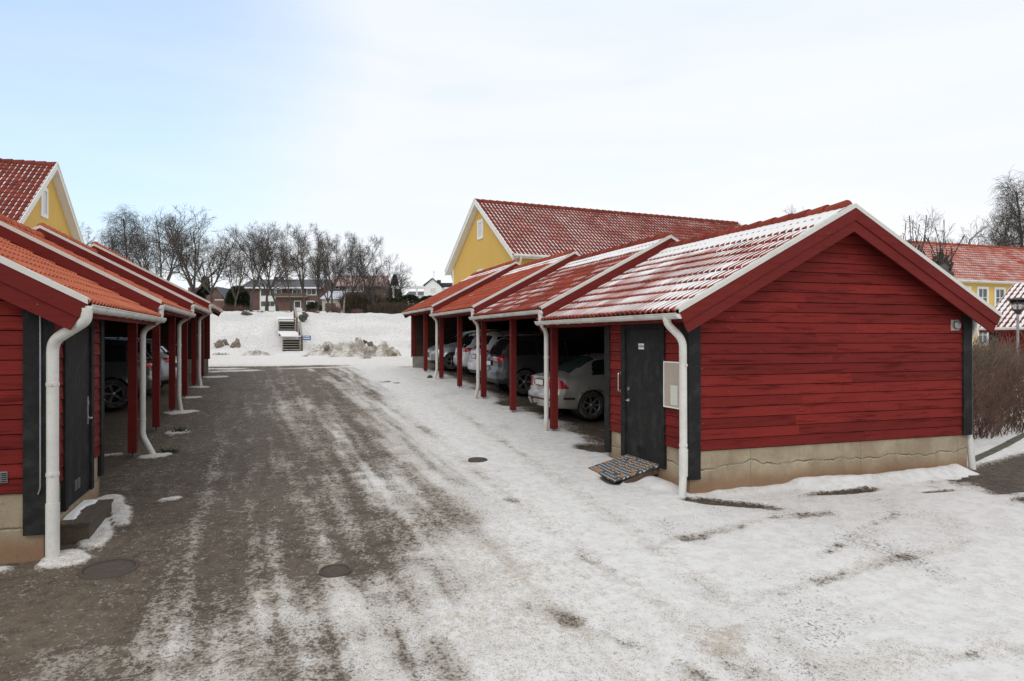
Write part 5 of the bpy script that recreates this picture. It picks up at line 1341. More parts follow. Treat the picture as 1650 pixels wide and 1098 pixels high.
    m = MB(); m.prism([(-2, 0, -1), (w, 0, -1), (w, 0, Z(483)), (X(349), 0, Z(463.5)), (-2, 0, Z(463.5))], (0, 7, 0)); m.build('wall', M['brick'], o)
    m = MB(); m.hexa([(X(349), -.4, Z(463.5)), (w + .5, -.4, Z(485)), (w + .5, 7, Z(485)), (X(349), 7, Z(463.5)), (X(349), -.4, Z(462)), (w + .5, -.4, Z(483)), (w + .5, 7, Z(483)), (X(349), 7, Z(462))]); m.hexa([(-2, -.5, Z(481)), (X(349), -.5, Z(464)), (X(349), 3, Z(462.5)), (-2, 3, Z(462.5)), (-2, -.5, Z(480)), (X(349) , -.5, Z(463)), (X(349), 3, Z(461.5)), (-2, 3, Z(461.5))]); m.build('roof', M['slate'], o)
    m = MB(); m.box(X(346), w, -.06, 0, Z(484), Z(483)); m.build('band_board', M['whitepaint'], o)
    o, w, Z, X = hill_house(350, 368, 132, 5.0, 'red_roofed_house', 'distant red tiled roof with a chimney beside the round evergreen')
    m = MB(); m.prism([(0, 0, -1), (w, 0, -1), (w, 0, Z(478)), (X(355), 0, Z(469.5)), (0, 0, Z(469.5))], (0, 6, 0)); m.build('wall', M['brick'], o)
    m = MB(); m.hexa([(X(353), -.3, Z(470)), (w + .4, -.3, Z(480)), (w + .4, 6, Z(480)), (X(353), 6, Z(470)), (X(353), -.3, Z(468.5)), (w + .4, -.3, Z(478.5)), (w + .4, 6, Z(478.5)), (X(353), 6, Z(468.5))]); rf = m.build('roof', M['tile_orange'], o)
    m = MB(); m.box(X(355.5), X(359), 1, 1.6, Z(471), Z(466)); m.build('chimney', M['brick'], rf)
    # rubble wall
    o, w, Z, X = hill_house(362, 486, 72, 2.1, 'stone_wall', 'low pale rubble wall along the top of the bank', 'stone wall')
    n = 50; xs = np.linspace(0, w, n); ys = [0, .5]; m = MB(); hh = Z(501.5) + (vnoise(xs * 1.3, xs * 0, 3) - .5) * .25
    for i in range(n - 1): m.hexa([(xs[i], 0, -.6), (xs[i + 1], 0, -.6), (xs[i + 1], .6, -.6), (xs[i], .6, -.6), (xs[i], 0, hh[i]), (xs[i + 1], 0, hh[i + 1]), (xs[i + 1], .6, hh[i + 1]), (xs[i], .6, hh[i])])
    m.build('stonework', M['wallstone'], o)
far_houses()
# ------------------------------------------------------------------ bank: steps, sign, snow heaps, stones
def hit(px, py):
    u = (px - 825) / F; w = (u * CT + ST, -u * ST + CT, (HZ - py) / F)
    for t in np.arange(5, 200, .1):
        if w[2] * t <= gz1(w[0] * t, w[1] * t): return (w[0] * t, w[1] * t, gz1(w[0] * t, w[1] * t), t)
    return (w[0] * 200, w[1] * 200, w[2] * 200, 200)
def bank_steps():
    a = at(456, HZ, 47.8); zg = gz1(a[0], a[1]); o = empty('bank_stairs', (a[0], a[1], zg), 0, label='grey wooden stairs in two flights climbing the snowy bank', cat='stairs')
    w = 1.14
    def flight(x0, y0, z0, n, rise=.168, going=.28):
        for i in range(n):
            y = y0 + i * going; z = z0 + (i + 1) * rise
            m = MB(); m.box(x0, x0 + w, y - .03, y + going - .02, z - .05, z); m.build('tread', M['greywood'], o)
        for x in (x0 - .05, x0 + w):
            m = MB(); m.prism([(x, y0 - .05, z0 - .1), (x, y0 + n * going, z0 + n * rise - .12), (x, y0 + n * going, z0 + n * rise + .0), (x, y0 - .05, z0 + .12)], (.05, 0, 0)); m.build('stringer', M['greywood'], o)
        m = MB(); m.box(x0, x0 + w, y0 + .12, y0 + n * going - .1, z0 - .3, z0 + .1); m.prism([(x0 + .02, y0 + .2, z0), (x0 + .02, y0 + n * going, z0 + n * rise - .15), (x0 + .02, y0 + n * going, z0 - .2)], (w - .04, 0, 0)); m.build('painted_shade_fill', M['ink'], o)  # solid ink-black fill, painted in for the shade under the treads
    flight(0, 0, 0, 6)
    x2, y2, z2 = -.22, 3.35, 1.42
    m = MB(); xs = np.linspace(-.1, w + .1, 10); ys = np.linspace(1.62, 3.4, 12); XX, YY = np.meshgrid(xs, ys, indexing='ij')
    XX2 = XX - .22 * sst(1.7, 3.3, YY); ZZ = 1.02 + (YY - 1.62) / 1.75 * .42 + .03 * fbm(XX * 3, YY * 3, 2); m.grid(np.stack([XX2, YY, ZZ], -1)); m.build('landing_snow', M['snow'], o)
    flight(x2, y2, z2, 5, .185)
    m = MB(); m.grid(np.stack([XX + x2, YY - 1.62 + y2 + 1.42, z2 + .93 + (YY - 1.62) * .12 + .05 * fbm(XX * 3, YY * 3, 4)], -1)); m.build('landing_snow', M['snow'], o)
    # handrail boards on the right side
    for (xa, ya, za, xb, yb, zb) in ((w + .10, -.1, 1.05, w + .02, 2.0, 2.05), (x2 + w + .10, 3.1, 2.45, x2 + w + .0, 5.2, 3.3)):
        m = MB(); m.beam((xa, ya, za), (xb, yb, zb), .16, .05); m.build('handrail', M['greywood'], o)
        for (x, y, z, zb_) in ((xa, ya + .1, za, -.1 if ya < 1 else 1.2), (xb, yb - .05, zb, .6 if ya < 1 else 1.9)):
            m = MB(); m.box(x - .07, x + .07, y - .05, y + .05, zb_, z); m.build('rail_post', M['brownwood'], o)
    so = empty('path_sign', (a[0] + CT * 1.4, a[1] - ST * 1.4, zg), -TH, label='small blue sign with pale lettering fixed beside the bank stairs', cat='sign')
    m = MB(); m.box(.0, .56, -.16, -.135, .78, 1.09); bd = m.build('board', M['blue'], so)
    m = MB(); m.tube([(-.05, -.13, .55), (.20, -.13, .78)], .015, 6); m.build('bracket', M['grey_metal'], so)
    m = MB()
    for (x0, x1, z) in ((.05, .12, .985), (.17, .20, .985), (.22, .30, .985), (.32, .38, .985), (.40, .47, .985), (.06, .14, .87), (.155, .23, .87), (.245, .30, .87), (.315, .40, .87), (.415, .50, .87)): m.box(x0, x1, -.164, -.16, z, z + .055)
    m.build('lettering', M['signwhite'], bd)
bank_steps()

def lump(name, pos, r, seed, m_, label, cat, group=None, rz=0, rough=.35, sub=3):
    import bmesh
    bm = bmesh.new(); bmesh.ops.create_icosphere(bm, subdivisions=sub, radius=1)
    rr = random.Random(seed); offs = [Vector((rr.uniform(-1, 1), rr.uniform(-1, 1), rr.uniform(-1, 1))).normalized() for _ in range(9)]; cut = [rr.uniform(.35, .75) for _ in range(9)]
    for v in bm.verts:
        p = v.co.copy()
        for n_, c_ in zip(offs, cut):
            d = p.dot(n_)
            if d > c_: p -= n_ * (d - c_) * .97
        q = p * 2.3; p *= 1 + rough * (float(vnoise(q.x + seed, q.y + q.z * .7, seed)) - .5)
        v.co = Vector((p.x * r[0], p.y * r[1], p.z * r[2]))
    me = bpy.data.meshes.new(name); bm.to_mesh(me); bm.free(); me.materials.append(m_)
    at_ = me.attributes.new('rnd', 'FLOAT', 'FACE')
    for p_ in me.polygons: p_.use_smooth = sub > 3
    o = bpy.data.objects.new(name, me); COL.objects.link(o); o.location = pos; o.rotation_euler = (0, 0, rz); return tag(o, label, cat, group)
def stone(px, py, wpx, hpx, label, m_=None, seed=1, t=None):
    h = hit(px, py) if t is None else (*at(px, py, t), t)
    if t is not None: h = (h[0], h[1], gz1(h[0], h[1]), t)
    s = h[3] / F; return lump('boulder', (h[0], h[1], h[2] + hpx * s * .40), (wpx * s / 2, wpx * s / 2.3, hpx * s / 1.7), seed, m_ or M['rock'], label, 'boulder', rough=.5)
for a in ((352, 560, 17, 12, 'rounded brown boulder at the end of the left carports, leftmost of the stones', None, 3),
          (364, 558, 11, 12, 'squarish boulder second from the carports in the group of stones on the bank', None, 4),
          (382, 560, 17, 15, 'largest and tallest pointed boulder of the stone group on the left bank', None, 6),
          (373, 562, 10, 7, 'low brown stone lying in front of the pointed boulder', None, 7),
          (397, 509, 19, 8, 'long mossy boulder beside the white trunked tree on the bank top', M['rockdk'], 9),
          (486, 519, 15, 15, 'dark mossy boulder right behind the upper stair rail', M['rockdk'], 11),
          (492, 510, 12, 9, 'smaller mossy boulder peeping out behind the dark one at the stairs', M['rockdk'], 12),
          (511, 505, 8, 5, 'little reddish stone on the snow by the outbuilding', None, 14)): stone(*a)

def heap(px0, px1, py_base, top_py, t, depth, seed, label, name='snow_heap', m_=None):
    a = at((px0 + px1) / 2, HZ, t); w = (px1 - px0) / F * t; zg = gz1(a[0], a[1]); h = (HZ - top_py) / F * t - zg
    n = 110; xs = np.linspace(-w / 2, w / 2, n); ys = np.linspace(-depth / 2, depth / 2, 60); X, Y = np.meshgrid(xs, ys, indexing='ij')
    e = np.hypot(X / (w / 2), Y / (depth / 2)); base = sst(1.0, .55, e + (fbm(X * 1.2, Y * 1.2, seed + 2) - .5) * .7)
    rr = random.Random(seed); Z = np.zeros(X.shape)
    for q in range(16):
        bx, by = rr.uniform(-.42, .42) * w, rr.uniform(-.25, .32) * depth; br = rr.uniform(.10, .26) * w * .6; bh = rr.uniform(.35, .95) * (1 - .9 * abs(bx / w)) if q else .95
        if q == 0: bx = 0
        Z = np.maximum(Z, bh * np.exp(-(((X - bx) / br) ** 2 + ((Y - by) / (br * .9)) ** 2) * .8))
    Z = h * base * (Z * .78 + .34) * (.72 + .56 * fbm(X * 2.0, Y * 2.0, seed + 3)) + base * (fbm(X * 4, Y * 4, seed + 4) - .5) * .30 + base * (fbm(X * 11, Y * 11, seed + 7) - .5) * .12 - .06
    wx = a[0] + X * CT + Y * ST; wy = a[1] - X * ST + Y * CT; gzv = gz(wx, wy) - zg
    m = MB(); m.grid(np.stack([X, Y, Z + gzv], -1)); o = m.build(name, m_ or M['dirtysnow']); o.location = (a[0], a[1], zg); o.rotation_euler = (0, 0, -TH)
    return tag(o, label, 'snow heap')
heap(486, 566, 568, 551, 43.5, 3.0, 3, 'low dirty ploughed snow heap just beside the blue sign')
heap(526, 612, 575, 540, 41.0, 3.6, 8, 'tallest grey ploughed snow heap in the middle of the bank foot')
heap(596, 646, 575, 548, 41.5, 2.6, 15, 'dirty snow heap sloping down towards the right-hand carports')
heap(574, 602, 580, 572, 37.5, 1.2, 22, 'small grey snow mound in front of the tallest heap')
heap(482, 500, 576, 570, 40.5, 1.0, 24, 'tiny grey snow mound at the foot of the stairs')
heap(380, 446, 578, 565, 43.0, 2.4, 27, 'low streaky snow heap between the boulders and the stairs')
heap(340, 372, 575, 567, 43.0, 1.6, 31, 'low snow ridge at the end of the left carports')
for a in ((577, 556, 9, 11, 'reddish brown stone embedded in the top of the tallest snow heap', None, 41, 41.2), (587, 558, 9, 7, 'dark middle stone of the three stuck in the snow heap', M['rockdk'], 42, 41.2),
          (595, 558, 11, 11, 'brown pointed stone at the right end of the tallest snow heap', None, 43, 41.0), (526, 560, 12, 14, 'pale pointed stone poking out of the low heap', None, 44, 42.6), (634, 573, 13, 5, 'flat brown stone lying where the last heap ends', None, 45, 40.5)):
    lift = {41: .78, 42: .72, 43: .58, 44: .25, 45: .05}[a[6]]
    o = stone(*a); o.location.z += lift
x, y = gpt(692, 613); tag(lump('ice_chunk', (x, y, gz1(x, y) + .06), (.12, .13, .10), 5, M['rockdk'], 'dark icy lump lying by the foot of the third white downpipe', 'ice lump'))
for i, (px, py, s_, lb) in enumerate(((622, 619, .16, 'flat dirty ice slab on the drive edge'), (641, 621, .09, 'small dark ice chunk right of the flat slab'),)):
    x, y = gpt(px, py); lump('ice_chunk', (x, y, gz1(x, y) + .03), (s_ * 1.6, s_, s_ * .5), 50 + i, M['dirtysnow'], lb, 'ice lump')

# kerb stones along the hedge bed
def kerb():
    pts = [gpt(1566, 757), gpt(1600, 742), gpt(1650, 716), gpt(1720, 688)]
    i = 0
    for (ax, ay), (bx, by) in zip(pts[:-1], pts[1:]):
        L = math.hypot(bx - ax, by - ay); n = max(1, round(L / 1.0))
        for k in range(n):
            x0, y0 = ax + (bx - ax) * k / n, ay + (by - ay) * k / n; x1, y1 = ax + (bx - ax) * (k + .97) / n, ay + (by - ay) * (k + .97) / n
            z = gz1(x0, y0); o = empty('kerb_stone', (x0, y0, z), label='weathered kerb stones edging the snowy hedge bed', cat='kerb stone', group='kerb stones along the hedge bed') if False else None
            m = MB(off((x0, y0, z))); m.beam((x0, y0, gz1(x0, y0) - .03), (x1, y1, gz1(x1, y1) - .03 + rng.uniform(-.01, .01)), .12, .18)
            ob = m.build('kerb_stone', M['rockdk']); ob.location = (x0, y0, z)
            tag(ob, 'dark weathered kerb stone in the row edging the snowy hedge bed', 'kerb stone', 'kerb stones along the hedge bed', 'thing')
kerb()

# ------------------------------------------------------------------ trees
class TM:
    def __init__(s): s.v = []; s.f = []
    def branch(s, pts, rad, n):
        k0 = len(s.v); m = len(pts)
        for i, p in enumerate(pts):
            a = pts[min(i + 1, m - 1)]; b = pts[max(i - 1, 0)]
            dx, dy, dz = a[0] - b[0], a[1] - b[1], a[2] - b[2]; l = math.sqrt(dx * dx + dy * dy + dz * dz) + 1e-9; dx /= l; dy /= l; dz /= l
            if abs(dz) < .9: ux, uy, uz = dy, -dx, 0.0
            else: ux, uy, uz = 0.0, dz, -dy
            q = math.sqrt(ux * ux + uy * uy + uz * uz); ux /= q; uy /= q; uz /= q
            vx, vy, vz = dy * uz - dz * uy, dz * ux - dx * uz, dx * uy - dy * ux; r = rad[i]
            for j in range(n):
                c = math.cos(6.2832 * j / n) * r; d = math.sin(6.2832 * j / n) * r
                s.v.append((p[0] + ux * c + vx * d, p[1] + uy * c + vy * d, p[2] + uz * c + vz * d))
        for i in range(m - 1):
            for j in range(n): s.f.append((k0 + i * n + j, k0 + i * n + (j + 1) % n, k0 + (i + 1) * n + (j + 1) % n, k0 + (i + 1) * n + j))
    def mesh(s, name, m_, smooth=True):
        me = bpy.data.meshes.new(name); me.from_pydata(s.v, [], s.f); me.materials.append(m_)
        me.polygons.foreach_set('use_smooth', [smooth] * len(me.polygons)); at_ = me.attributes.new('rnd', 'FLOAT', 'FACE'); return me
def rot_off(d, ang, az):
    d = d.normalized(); u = d.orthogonal().normalized(); v = d.cross(u); return (d * math.cos(ang) + (u * math.cos(az) + v * math.sin(az)) * math.sin(ang)).normalized()
def make_tree(seed, H, st):
    R = random.Random(seed); trunk, crown = TM(), TM(); S = {
        'broad': dict(fork=.20, n=[5, 8, 8, 6], len=[.60, .30, .15, .065], ang=[28, 38, 42, 40], wig=[.10, .16, .22, .25], trop=[.10, .12, .08, .05], r0=.024),
        'tall': dict(fork=.30, n=[4, 10, 8, 6], len=[.66, .24, .12, .055], ang=[17, 36, 42, 42], wig=[.08, .14, .2, .25], trop=[.08, .14, .10, .06], r0=.018),
        'oak': dict(fork=.22, n=[6, 8, 8, 7], len=[.52, .30, .15, .06], ang=[42, 45, 48, 45], wig=[.16, .22, .28, .3], trop=[.06, .06, .04, .03], r0=.026),
        'birch': dict(fork=.92, n=[26, 10, 8, 0], len=[.36, .16, .13, 0], ang=[42, 42, 50, 0], wig=[.12, .2, .16, 0], trop=[.05, -.05, -.42, 0], r0=.013)}[st]
    tw = .0007 * H + .004
    def grow(p, d, L, r, lv):
        ns = (6, 5, 4, 3, 3)[min(lv, 4)]; pts = [p]; q = Vector(p); dd = d.copy(); rad = [r]
        for i in range(ns):
            w = S['wig'][min(lv - 1, 3)] if lv else .05
            dd = (dd + Vector((R.uniform(-w, w), R.uniform(-w, w), R.uniform(-w, w))) * 1.6 + Vector((0, 0, S['trop'][min(lv - 1, 3)] if lv else 0))).normalized()
            q = q + dd * L / ns; pts.append(q.copy()); rad.append(max(tw * .55, r * (1 - (i + 1) / ns * (.62 if lv < 2 else .75))))
        (trunk if lv == 0 else crown).branch(pts, rad, 8 if lv == 0 else 5 if lv == 1 else 3)
        if lv < 4 and S['n'][lv]:
            n = S['n'][lv]
            for k in range(n):
                if lv == 0 and st != 'birch': f = R.uniform(.78, 1.0)
                elif lv == 0: f = .22 + .78 * (k / n)
                else: f = R.uniform(.18, 1.0)
                x = f * ns; i = min(int(x), ns - 1); pp = pts[i].lerp(pts[i + 1], x - i); d0 = (pts[i + 1] - pts[i])
                a = math.radians(S['ang'][lv] * R.uniform(.6, 1.35)); az = (k * 2.4 + R.uniform(-.5, .5)) if lv < 2 else R.uniform(0, 6.28)
                ll = S['len'][lv] * H * R.uniform(.7, 1.2)
                if lv == 0 and st == 'birch': ll *= (1.08 - f * .85)
                elif lv > 0: ll *= (1.15 - .6 * f)
                rr = rad[i] * (.72 if lv == 0 and st != 'birch' else .42 if lv == 0 else .6)
                grow(pp, rot_off(d0, a, az), ll, max(tw * .8, min(rr, rad[i] * .9)), lv + 1)
    grow(Vector((0, 0, -.3)), Vector((R.uniform(-.05, .05), R.uniform(-.05, .05), 1)).normalized(), S['fork'] * H + .3, S['r0'] * H, 0)
    zmax = max(v[2] for v in crown.v); k = H / zmax
    for T_ in (trunk, crown): T_.v = [(a * k, b * k, c * k) for a, b, c in T_.v]
    return trunk, crown
_lib = {}
def tree(px, ptop, t, st, seed, label, bark='bark', twig='barkdk', wide=1.0, group='bare trees along the top of the bank', lean=0, name='bare_tree', zoff=0, rz=None):
    a = at(px, HZ, t); zg = gz1(a[0], a[1]) + zoff; H = (HZ - ptop) / F * t - zg
    key = (st, seed, bark, twig)
    if key not in _lib:
        tr, cr = make_tree(seed, 10.0, st); _lib[key] = (tr.mesh('trunk', M[bark], True), cr.mesh('crown', M[twig], False))
    o = empty(name, (a[0], a[1], zg), rz if rz is not None else seed * 1.7 + px, label=label, cat='tree', group=group); o.scale = (H / 10 * wide, H / 10 * wide, H / 10)
    if lean: o.rotation_euler = (0, lean, -TH)
    for nm, me in zip(('trunk', 'crown'), _lib[key]):
        c = bpy.data.objects.new(nm, me); COL.objects.link(c); c.parent = o
    return o
tree(146, 372, 92, 'broad', 1, 'small bare tree fading out just right of the left yellow gable')
tree(168, 358, 84, 'oak', 2, 'bare tree on the outer left edge of the wood, below the tall birch')
tree(207, 326, 66, 'birch', 3, 'tallest dense dark birch rising over the left carports', 'barkdk', 'barkdk', 1.05)
tree(262, 333, 62, 'broad', 4, 'broad bare tree with forked trunk between the dark birch and the big spreading tree', 'barkdk', 'barkdk', 1.25)
tree(312, 336, 56, 'broad', 15, 'big spreading bare tree with several dark stems over the end of the left carports', 'barkdk', 'barkdk', 1.45)
tree(404, 356, 64, 'tall', 6, 'bare tree with pale forked trunk in front of the brick house corner', 'bark', 'bark', 1.15)
tree(449, 353, 66, 'tall', 7, 'bare tree leaning left over the bank stairs', 'bark', 'bark', 1.0, lean=-.14)
tree(470, 356, 74, 'tall', 8, 'slim bare tree just right of the leaning one, before the balcony', 'bark', 'bark', .9)
tree(494, 352, 66, 'tall', 9, 'upright birch standing before the brick house right end', 'bark', 'barkdk', 1.0)
tree(512, 357, 78, 'tall', 10, 'second upright birch next to the outbuilding', 'bark', 'barkdk', 1.0)
tree(537, 372, 68, 'tall', 11, 'bare tree in front of the beige outbuilding', 'bark', 'bark', 1.0)
tree(553, 374, 66, 'tall', 12, 'birch with white lower trunk in front of the brown brick house', 'birch', 'barkdk', 1.0)
tree(566, 376, 76, 'tall', 6, 'bare tree behind the white trunked birch', 'bark', 'bark', 1.05)
tree(590, 398, 80, 'oak', 13, 'bushy bare tree in front of the pink roof', 'barkdk', 'barkdk', .9)
tree(606, 408, 74, 'broad', 14, 'low broad bare tree right of the pink roof', 'bark', 'bark', .9)
tree(630, 422, 84, 'oak', 2, 'last thin bare tree of the row, next to the spruce', 'bark', 'bark', .9)
tree(240, 345, 88, 'tall', 8, 'grey bare tree seen through the gap behind the forked one', 'bark', 'bark', 1.2)
tree(340, 362, 86, 'oak', 13, 'pale bare tree showing between the big spreading tree and the brick house', 'bark', 'bark', 1.0)
tree(378, 372, 84, 'broad', 4, 'fine branched bare tree above the round evergreen', 'bark', 'bark', .8)
tree(430, 372, 90, 'oak', 2, 'background bare tree above the dark roof, left part', 'bark', 'bark', .9)
tree(528, 385, 92, 'broad', 1, 'background bare tree above the dark roof, right part', 'bark', 'bark', .9)
# right side
gR = 'bare trees above the roofs on the right'
tree(1302, 322, 75, 'oak', 16, 'bare crown peeping over the snowy ridge of the near roof', 'barkdk', 'barkdk', .7, gR)
tree(1546, 332, 92, 'oak', 17, 'bare round oak behind the long red roof', 'barkdk', 'barkdk', .8, gR)
tree(1572, 370, 96, 'broad', 14, 'low fine bare tree right behind the oak over the red roof', 'bark', 'bark', .5, gR)
tree(1612, 312, 78, 'birch', 18, 'weeping birch behind the end of the long red roof', 'bark', 'bark', .62, gR)
tree(1655, 268, 78, 'birch', 19, 'taller weeping birch cut by the right edge of the view', 'bark', 'bark', .8, gR)
tree(1493, 372, 88, 'tall', 7, 'tiny bare tree top behind the pollards', 'bark', 'bark', .6, gR)
# pollarded trees
def pollard(px, ptop, t, seed, label, off_=0):
    R = random.Random(seed); a = at(px, HZ, t); zg = gz1(a[0], a[1]); zt = (HZ - ptop) / F * t - zg
    o = empty('pollard_tree', (a[0], a[1], zg), 0, label=label, cat='tree', group='pollarded trees behind the gable')
    tr, cr = TM(), TM(); kn = zt - 1.7; fork = kn - 1.5
    tr.branch([Vector((0, 0, -.3)), Vector((.05, 0, fork * .5)), Vector((0, .05, fork))], [.21, .17, .15], 10)
    for k in range(4):
        az = k * 1.6 + R.uniform(-.3, .3); b = Vector((0, .05, fork - .1)); rr = R.uniform(.45, .95); top = b + Vector((math.cos(az) * rr, math.sin(az) * rr, R.uniform(1.0, 1.7)))
        mid_ = b.lerp(top, .5) + Vector((math.cos(az) * .15, math.sin(az) * .15, -.08)); tr.branch([b, mid_, top], [.12, .10, .10], 8)
        tr.branch([top - Vector((0, 0, .2)), top, top + Vector((0, 0, .2))], [.12, .23, .07], 8)
        for j in range(26):
            ln = R.uniform(.2, .75) if j > 3 else R.uniform(1.0, 1.9)
            d = Vector((R.uniform(-.6, .6), R.uniform(-.6, .6), 1)).normalized(); p = top + Vector((R.uniform(-.1, .1), R.uniform(-.1, .1), .02)); pts = [p]
            for q in range(4): d = (d + Vector((R.uniform(-.2, .2), R.uniform(-.2, .2), .22))).normalized(); p = p + d * ln / 4; pts.append(p)
            cr.branch(pts, [.028, .022, .019, .016, .022], 4)
            for q in (2, 3): 
                d2 = Vector((R.uniform(-1, 1), R.uniform(-1, 1), .5)).normalized(); cr.branch([pts[q], pts[q] + d2 * .10], [.012, .018], 4)
    for nm, T_, mt_ in (('trunk', tr, 'bark'), ('crown', cr, 'barkdk')):
        c = bpy.data.objects.new(nm, T_.mesh(nm, M[mt_])); COL.objects.link(c); c.parent = o
pollard(1502, 354, 26, 3, 'knobbly pollarded tree just above the sloping gable verge')
pollard(1484, 366, 27.5, 8, 'second pollarded tree half hidden behind the gable verge')

# ---- spruce, evergreens
def conifer(px, ptop, pbase, t, wpx, label, name='spruce_tree', cone=True, group=None, m_='spruce', seed=1, n=5000, zoff=0, cat='tree', leaf=.16):
    R = random.Random(seed); a = at(px, HZ, t); zg = (HZ - pbase) / F * t; H = (HZ - ptop) / F * t - zg; W = wpx / F * t / 2
    o = empty(name, (a[0], a[1], zg), 0, label=label, cat=cat, group=group)
    m = TM(); vs, fs = m.v, m.f
    bl = [(R.uniform(0, 6.28), R.uniform(0, 1), R.uniform(.75, 1.15)) for _ in range(60)]
    for k in range(n):
        if cone:
            h = R.random() ** .8; az = R.uniform(0, 6.28); layer = (h * 11) % 1.0
            r = W * (1.02 - h) * (.55 + .45 * (1 - layer)) * R.uniform(.35, 1.0) ** .5; z = H * h - r * .25
        else:
            az = R.uniform(0, 6.28); h = R.random(); b = bl[int(az * 9.5) % 60]; e = math.sqrt(max(0, 1 - (abs(h * 1.25 - .45) / .82) ** 2.4)); r = W * e * R.uniform(.5, 1.0) ** .4 * b[2] ** .5; z = H * (.02 + h * .98)
            z += float(vnoise(math.cos(az) * 3 + 5, h * 4, seed)) * .3
        c = Vector((math.cos(az) * r, math.sin(az) * r, z)); s_ = leaf * R.uniform(.6, 1.4)
        u = Vector((math.cos(az), math.sin(az), R.uniform(-.7, .2) if cone else R.uniform(-1, 1))).normalized() * s_; w = Vector((R.uniform(-1, 1), R.uniform(-1, 1), R.uniform(-.6, .6))).normalized() * s_ * .5
        i = len(vs); vs += [tuple(c - u), tuple(c - w), tuple(c + u), tuple(c + w)]; fs.append((i, i + 1, i + 2, i + 3))
    c = bpy.data.objects.new('crown', m.mesh('crown', M[m_], False)); COL.objects.link(c); c.parent = o
    tr = TM(); tr.branch([Vector((0, 0, -.5)), Vector((0, 0, H * .95))], [.14, .02], 6); c = bpy.data.objects.new('trunk', tr.mesh('trunk', M['barkdk'])); COL.objects.link(c); c.parent = o
conifer(636, 443, 485, 100, 38, 'dark pointed spruce next to the white pergola', seed=4, n=5000, leaf=.22)
conifer(383, 464, 502, 95, 34, 'round dark evergreen bush left of the brick house', 'evergreen_bush', False, None, 'green', 5, 6000, cat='bush', leaf=.20)
conifer(331, 449, 478, 90, 12, 'narrow dark evergreen against the sky by the last roof', 'evergreen_tree', False, None, 'spruce', 6, 1800, leaf=.2)
conifer(322, 470, 505, 88, 16, 'dark evergreen low behind the end of the left roofs', 'evergreen_bush', False, None, 'spruce', 9, 1800, cat='bush', leaf=.2)
conifer(506, 490, 504, 118, 24, 'low green bush under the windows of the brick house', 'evergreen_bush', False, None, 'green', 7, 1800, cat='bush', leaf=.2)
for i, (px, ptp, w) in enumerate(((600, 487, 40), (630, 484, 42), (660, 479, 44), (690, 481, 44))):
    conifer(px, ptp, 513, 80, w, ('green hedge clump nearest the thicket', 'green hedge clump left of the pergola post', 'green hedge clump under the pergola', 'green hedge clump running behind the orange roof')[i], 'green_hedge', False, 'clumps of the evergreen hedge below the pergola', 'green', 20 + i, 5200, cat='hedge', leaf=.15)
# ---- twiggy shrubs and hedges
def thicket(poly, base_fn, h, n, m_, name, label, cat, group=None, seed=1, spread=.5, r=.006, sub=5, vary=.3):
    """stems rising from points along a line, forked and crossing"""
    R = random.Random(seed); p0 = poly[0]; o = empty(name, (p0[0], p0[1], base_fn(*p0[:2])), 0, label=label, cat=cat, group=group); m = TM(); oz = o.location
    for k in range(n):
        i = R.randrange(len(poly) - 1); a, b = poly[i], poly[i + 1]; f = R.random(); w = a[2] + (b[2] - a[2]) * f
        dx, dy = b[0] - a[0], b[1] - a[1]; L = math.hypot(dx, dy); off_ = R.uniform(-1, 1) * w
        x = a[0] + dx * f - dy / L * off_; y = a[1] + dy * f + dx / L * off_; z = base_fn(x, y)
        hh = h * R.uniform(1 - vary, 1) * (.8 + .4 * float(vnoise(x * .9, y * .9, seed))); d = Vector((R.uniform(-1, 1) * spread, R.uniform(-1, 1) * spread, 1)).normalized(); p = Vector((x, y, z)) - oz; pts = [p]
        for q in range(4): d = (d + Vector((R.uniform(-.3, .3), R.uniform(-.3, .3), .05))).normalized(); p = p + d * hh / 4; pts.append(p)
        m.branch(pts, [r * 1.6, r * 1.3, r, r * .8, r * .5], 3)
        for q in range(sub):
            j = R.randrange(1, 4); s0 = pts[j].lerp(pts[j + 1], R.random()); d2 = (Vector((R.uniform(-1, 1), R.uniform(-1, 1), R.uniform(-.1, 1.3)))).normalized(); l2 = hh * R.uniform(.12, .32)
            d3 = (d2 + Vector((R.uniform(-.4, .4), R.uniform(-.4, .4), R.uniform(-.1, .5)))).normalized(); m.branch([s0, s0 + d2 * l2 * .5, s0 + d2 * l2 * .5 + d3 * l2 * .5], [r * .7, r * .6, r * .4], 3)
    c = bpy.data.objects.new('branches', m.mesh('branches', M[m_], False)); COL.objects.link(c); c.parent = o; return o
def g2(px, py, w): x, y = gpt(px, py); return (x, y, w)
thicket([(12.2, 10.2, .45), (13.5, 10.35, .55), (16.5, 11.0, .6)], gz1, 1.36, 620, 'twigred', 'leafless_hedge', 'nearest red brown leafless hedge beside the right downpipe', 'hedge', None, 3, .5, .0055, 5)
thicket([(14.0, 12.6, .6), (19.5, 14.0, .8)], gz1, 1.85, 1500, 'twigbeige', 'leafless_hedge', 'paler dry hedge just behind the red brown one, under the lamp', 'hedge', None, 5, .4, .006, 6)
thicket([(12.6, 12.8, .3), (13.4, 13.5, .3)], gz1, 1.5, 120, 'twigred', 'rose_bush', 'thin dark bush against the snow between downpipe and red garage', 'bush', None, 9, .5, .008, 4)
def cl(pxs, t, w): return [(*at(px, HZ, t)[:2], w) for px in pxs]
thicket(cl((556, 585, 612), 76, 1.0), gz1, 2.6, 1300, 'bushbrown', 'brown_thicket', 'dense brown thicket hiding the lower part of the brown brick house', 'thicket', None, 11, .45, .016, 5)
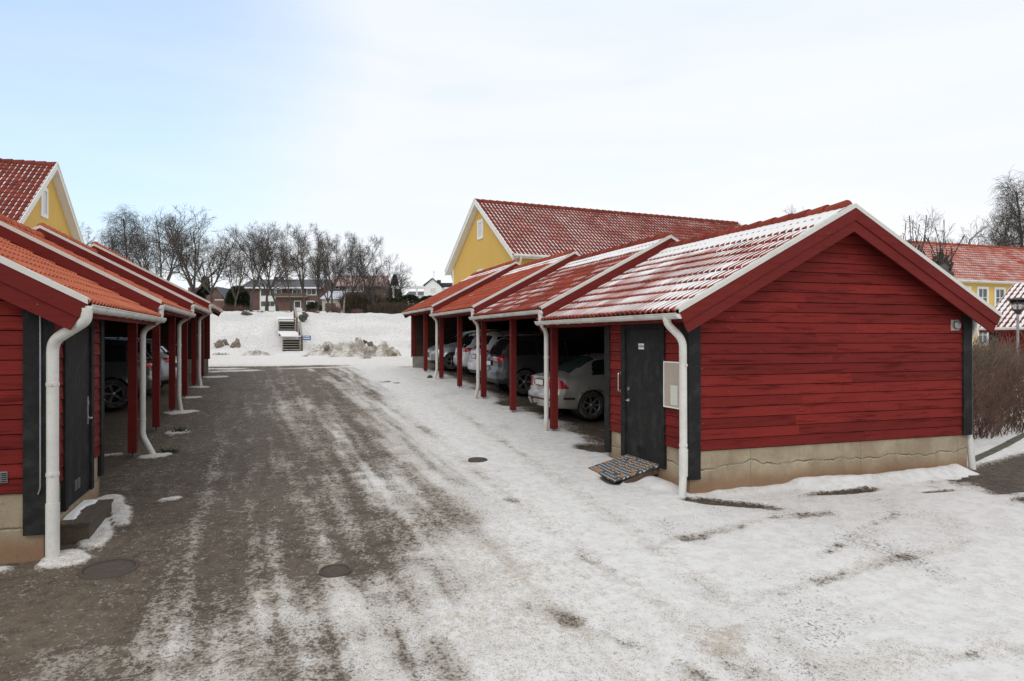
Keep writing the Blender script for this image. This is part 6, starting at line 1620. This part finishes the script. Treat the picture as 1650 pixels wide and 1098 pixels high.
thicket(cl((600, 640, 690), 72, .7), gz1, 1.55, 1300, 'bushbrown', 'brown_hedge', 'brown leafless hedge below the green hedge clumps', 'hedge', None, 12, .35, .014, 5)
for i, (px, h, w, lb) in enumerate(((540, 1.0, .9, 'small red brown shrub under the white trunked birch'), (575, .8, .7, 'low twiggy shrub at the edge of the thicket'), (368, 1.1, .5, 'bare shrub on the bank beside the round evergreen'), (505, .7, .9, 'low dark shrub right of the mossy boulders'), (387, 1.0, .8, 'rusty shrub against the brick house wall'))):
    thicket(cl((px - 6, px + 6), 66 if px != 387 else 78, w * .6), gz1, h, 150, 'twigred', 'bare_shrub', lb, 'shrub', 'bare shrubs on the bank top', 30 + i, .7, .010, 5)
# dead stalks sticking out of the snow on the bank
R = random.Random(4); m = TM()
for k in range(2200):
    x = R.uniform(-34, 16); y = R.uniform(50.5, 62)
    if vnoise(x * .5, y * .5, 5) < .35: continue
    z = gz1(x, y); h = R.uniform(.05, .16); dx, dy = R.uniform(-.07, .07), R.uniform(-.07, .07)
    m.branch([Vector((x, y, z)), Vector((x + dx, y + dy, z + h))], [.006, .003], 3)
c = bpy.data.objects.new('dead_grass', m.mesh('dead_grass', M['twigbeige'], False)); COL.objects.link(c); tag(c, 'dry grass stalks poking through the snow on the bank', 'grass', None, 'stuff')
# tufts of green weed at two of the left downpipe feet
for (x, y, lb) in ((-1.62, 13.15, 'green weed tuft at the foot of the first kinked downpipe'), (-1.72, 15.15, 'green weed tuft by the second red post on the left')):
    R = random.Random(int(y)); m = TM(); z = gz1(x, y)
    for k in range(60):
        d = Vector((R.uniform(-1, 1), R.uniform(-1, 1), R.uniform(.15, .9))).normalized() * R.uniform(.05, .16); s0 = Vector((R.uniform(-.12, .12), R.uniform(-.05, .05), 0)); m.branch([s0, s0 + d * .6, s0 + d + Vector((0, 0, -.02))], [.006, .005, .002], 3)
    o = bpy.data.objects.new('weed_tuft', m.mesh('weed_tuft', M['green'], False)); COL.objects.link(o); o.location = (x, y, z + .02); tag(o, lb, 'weed')
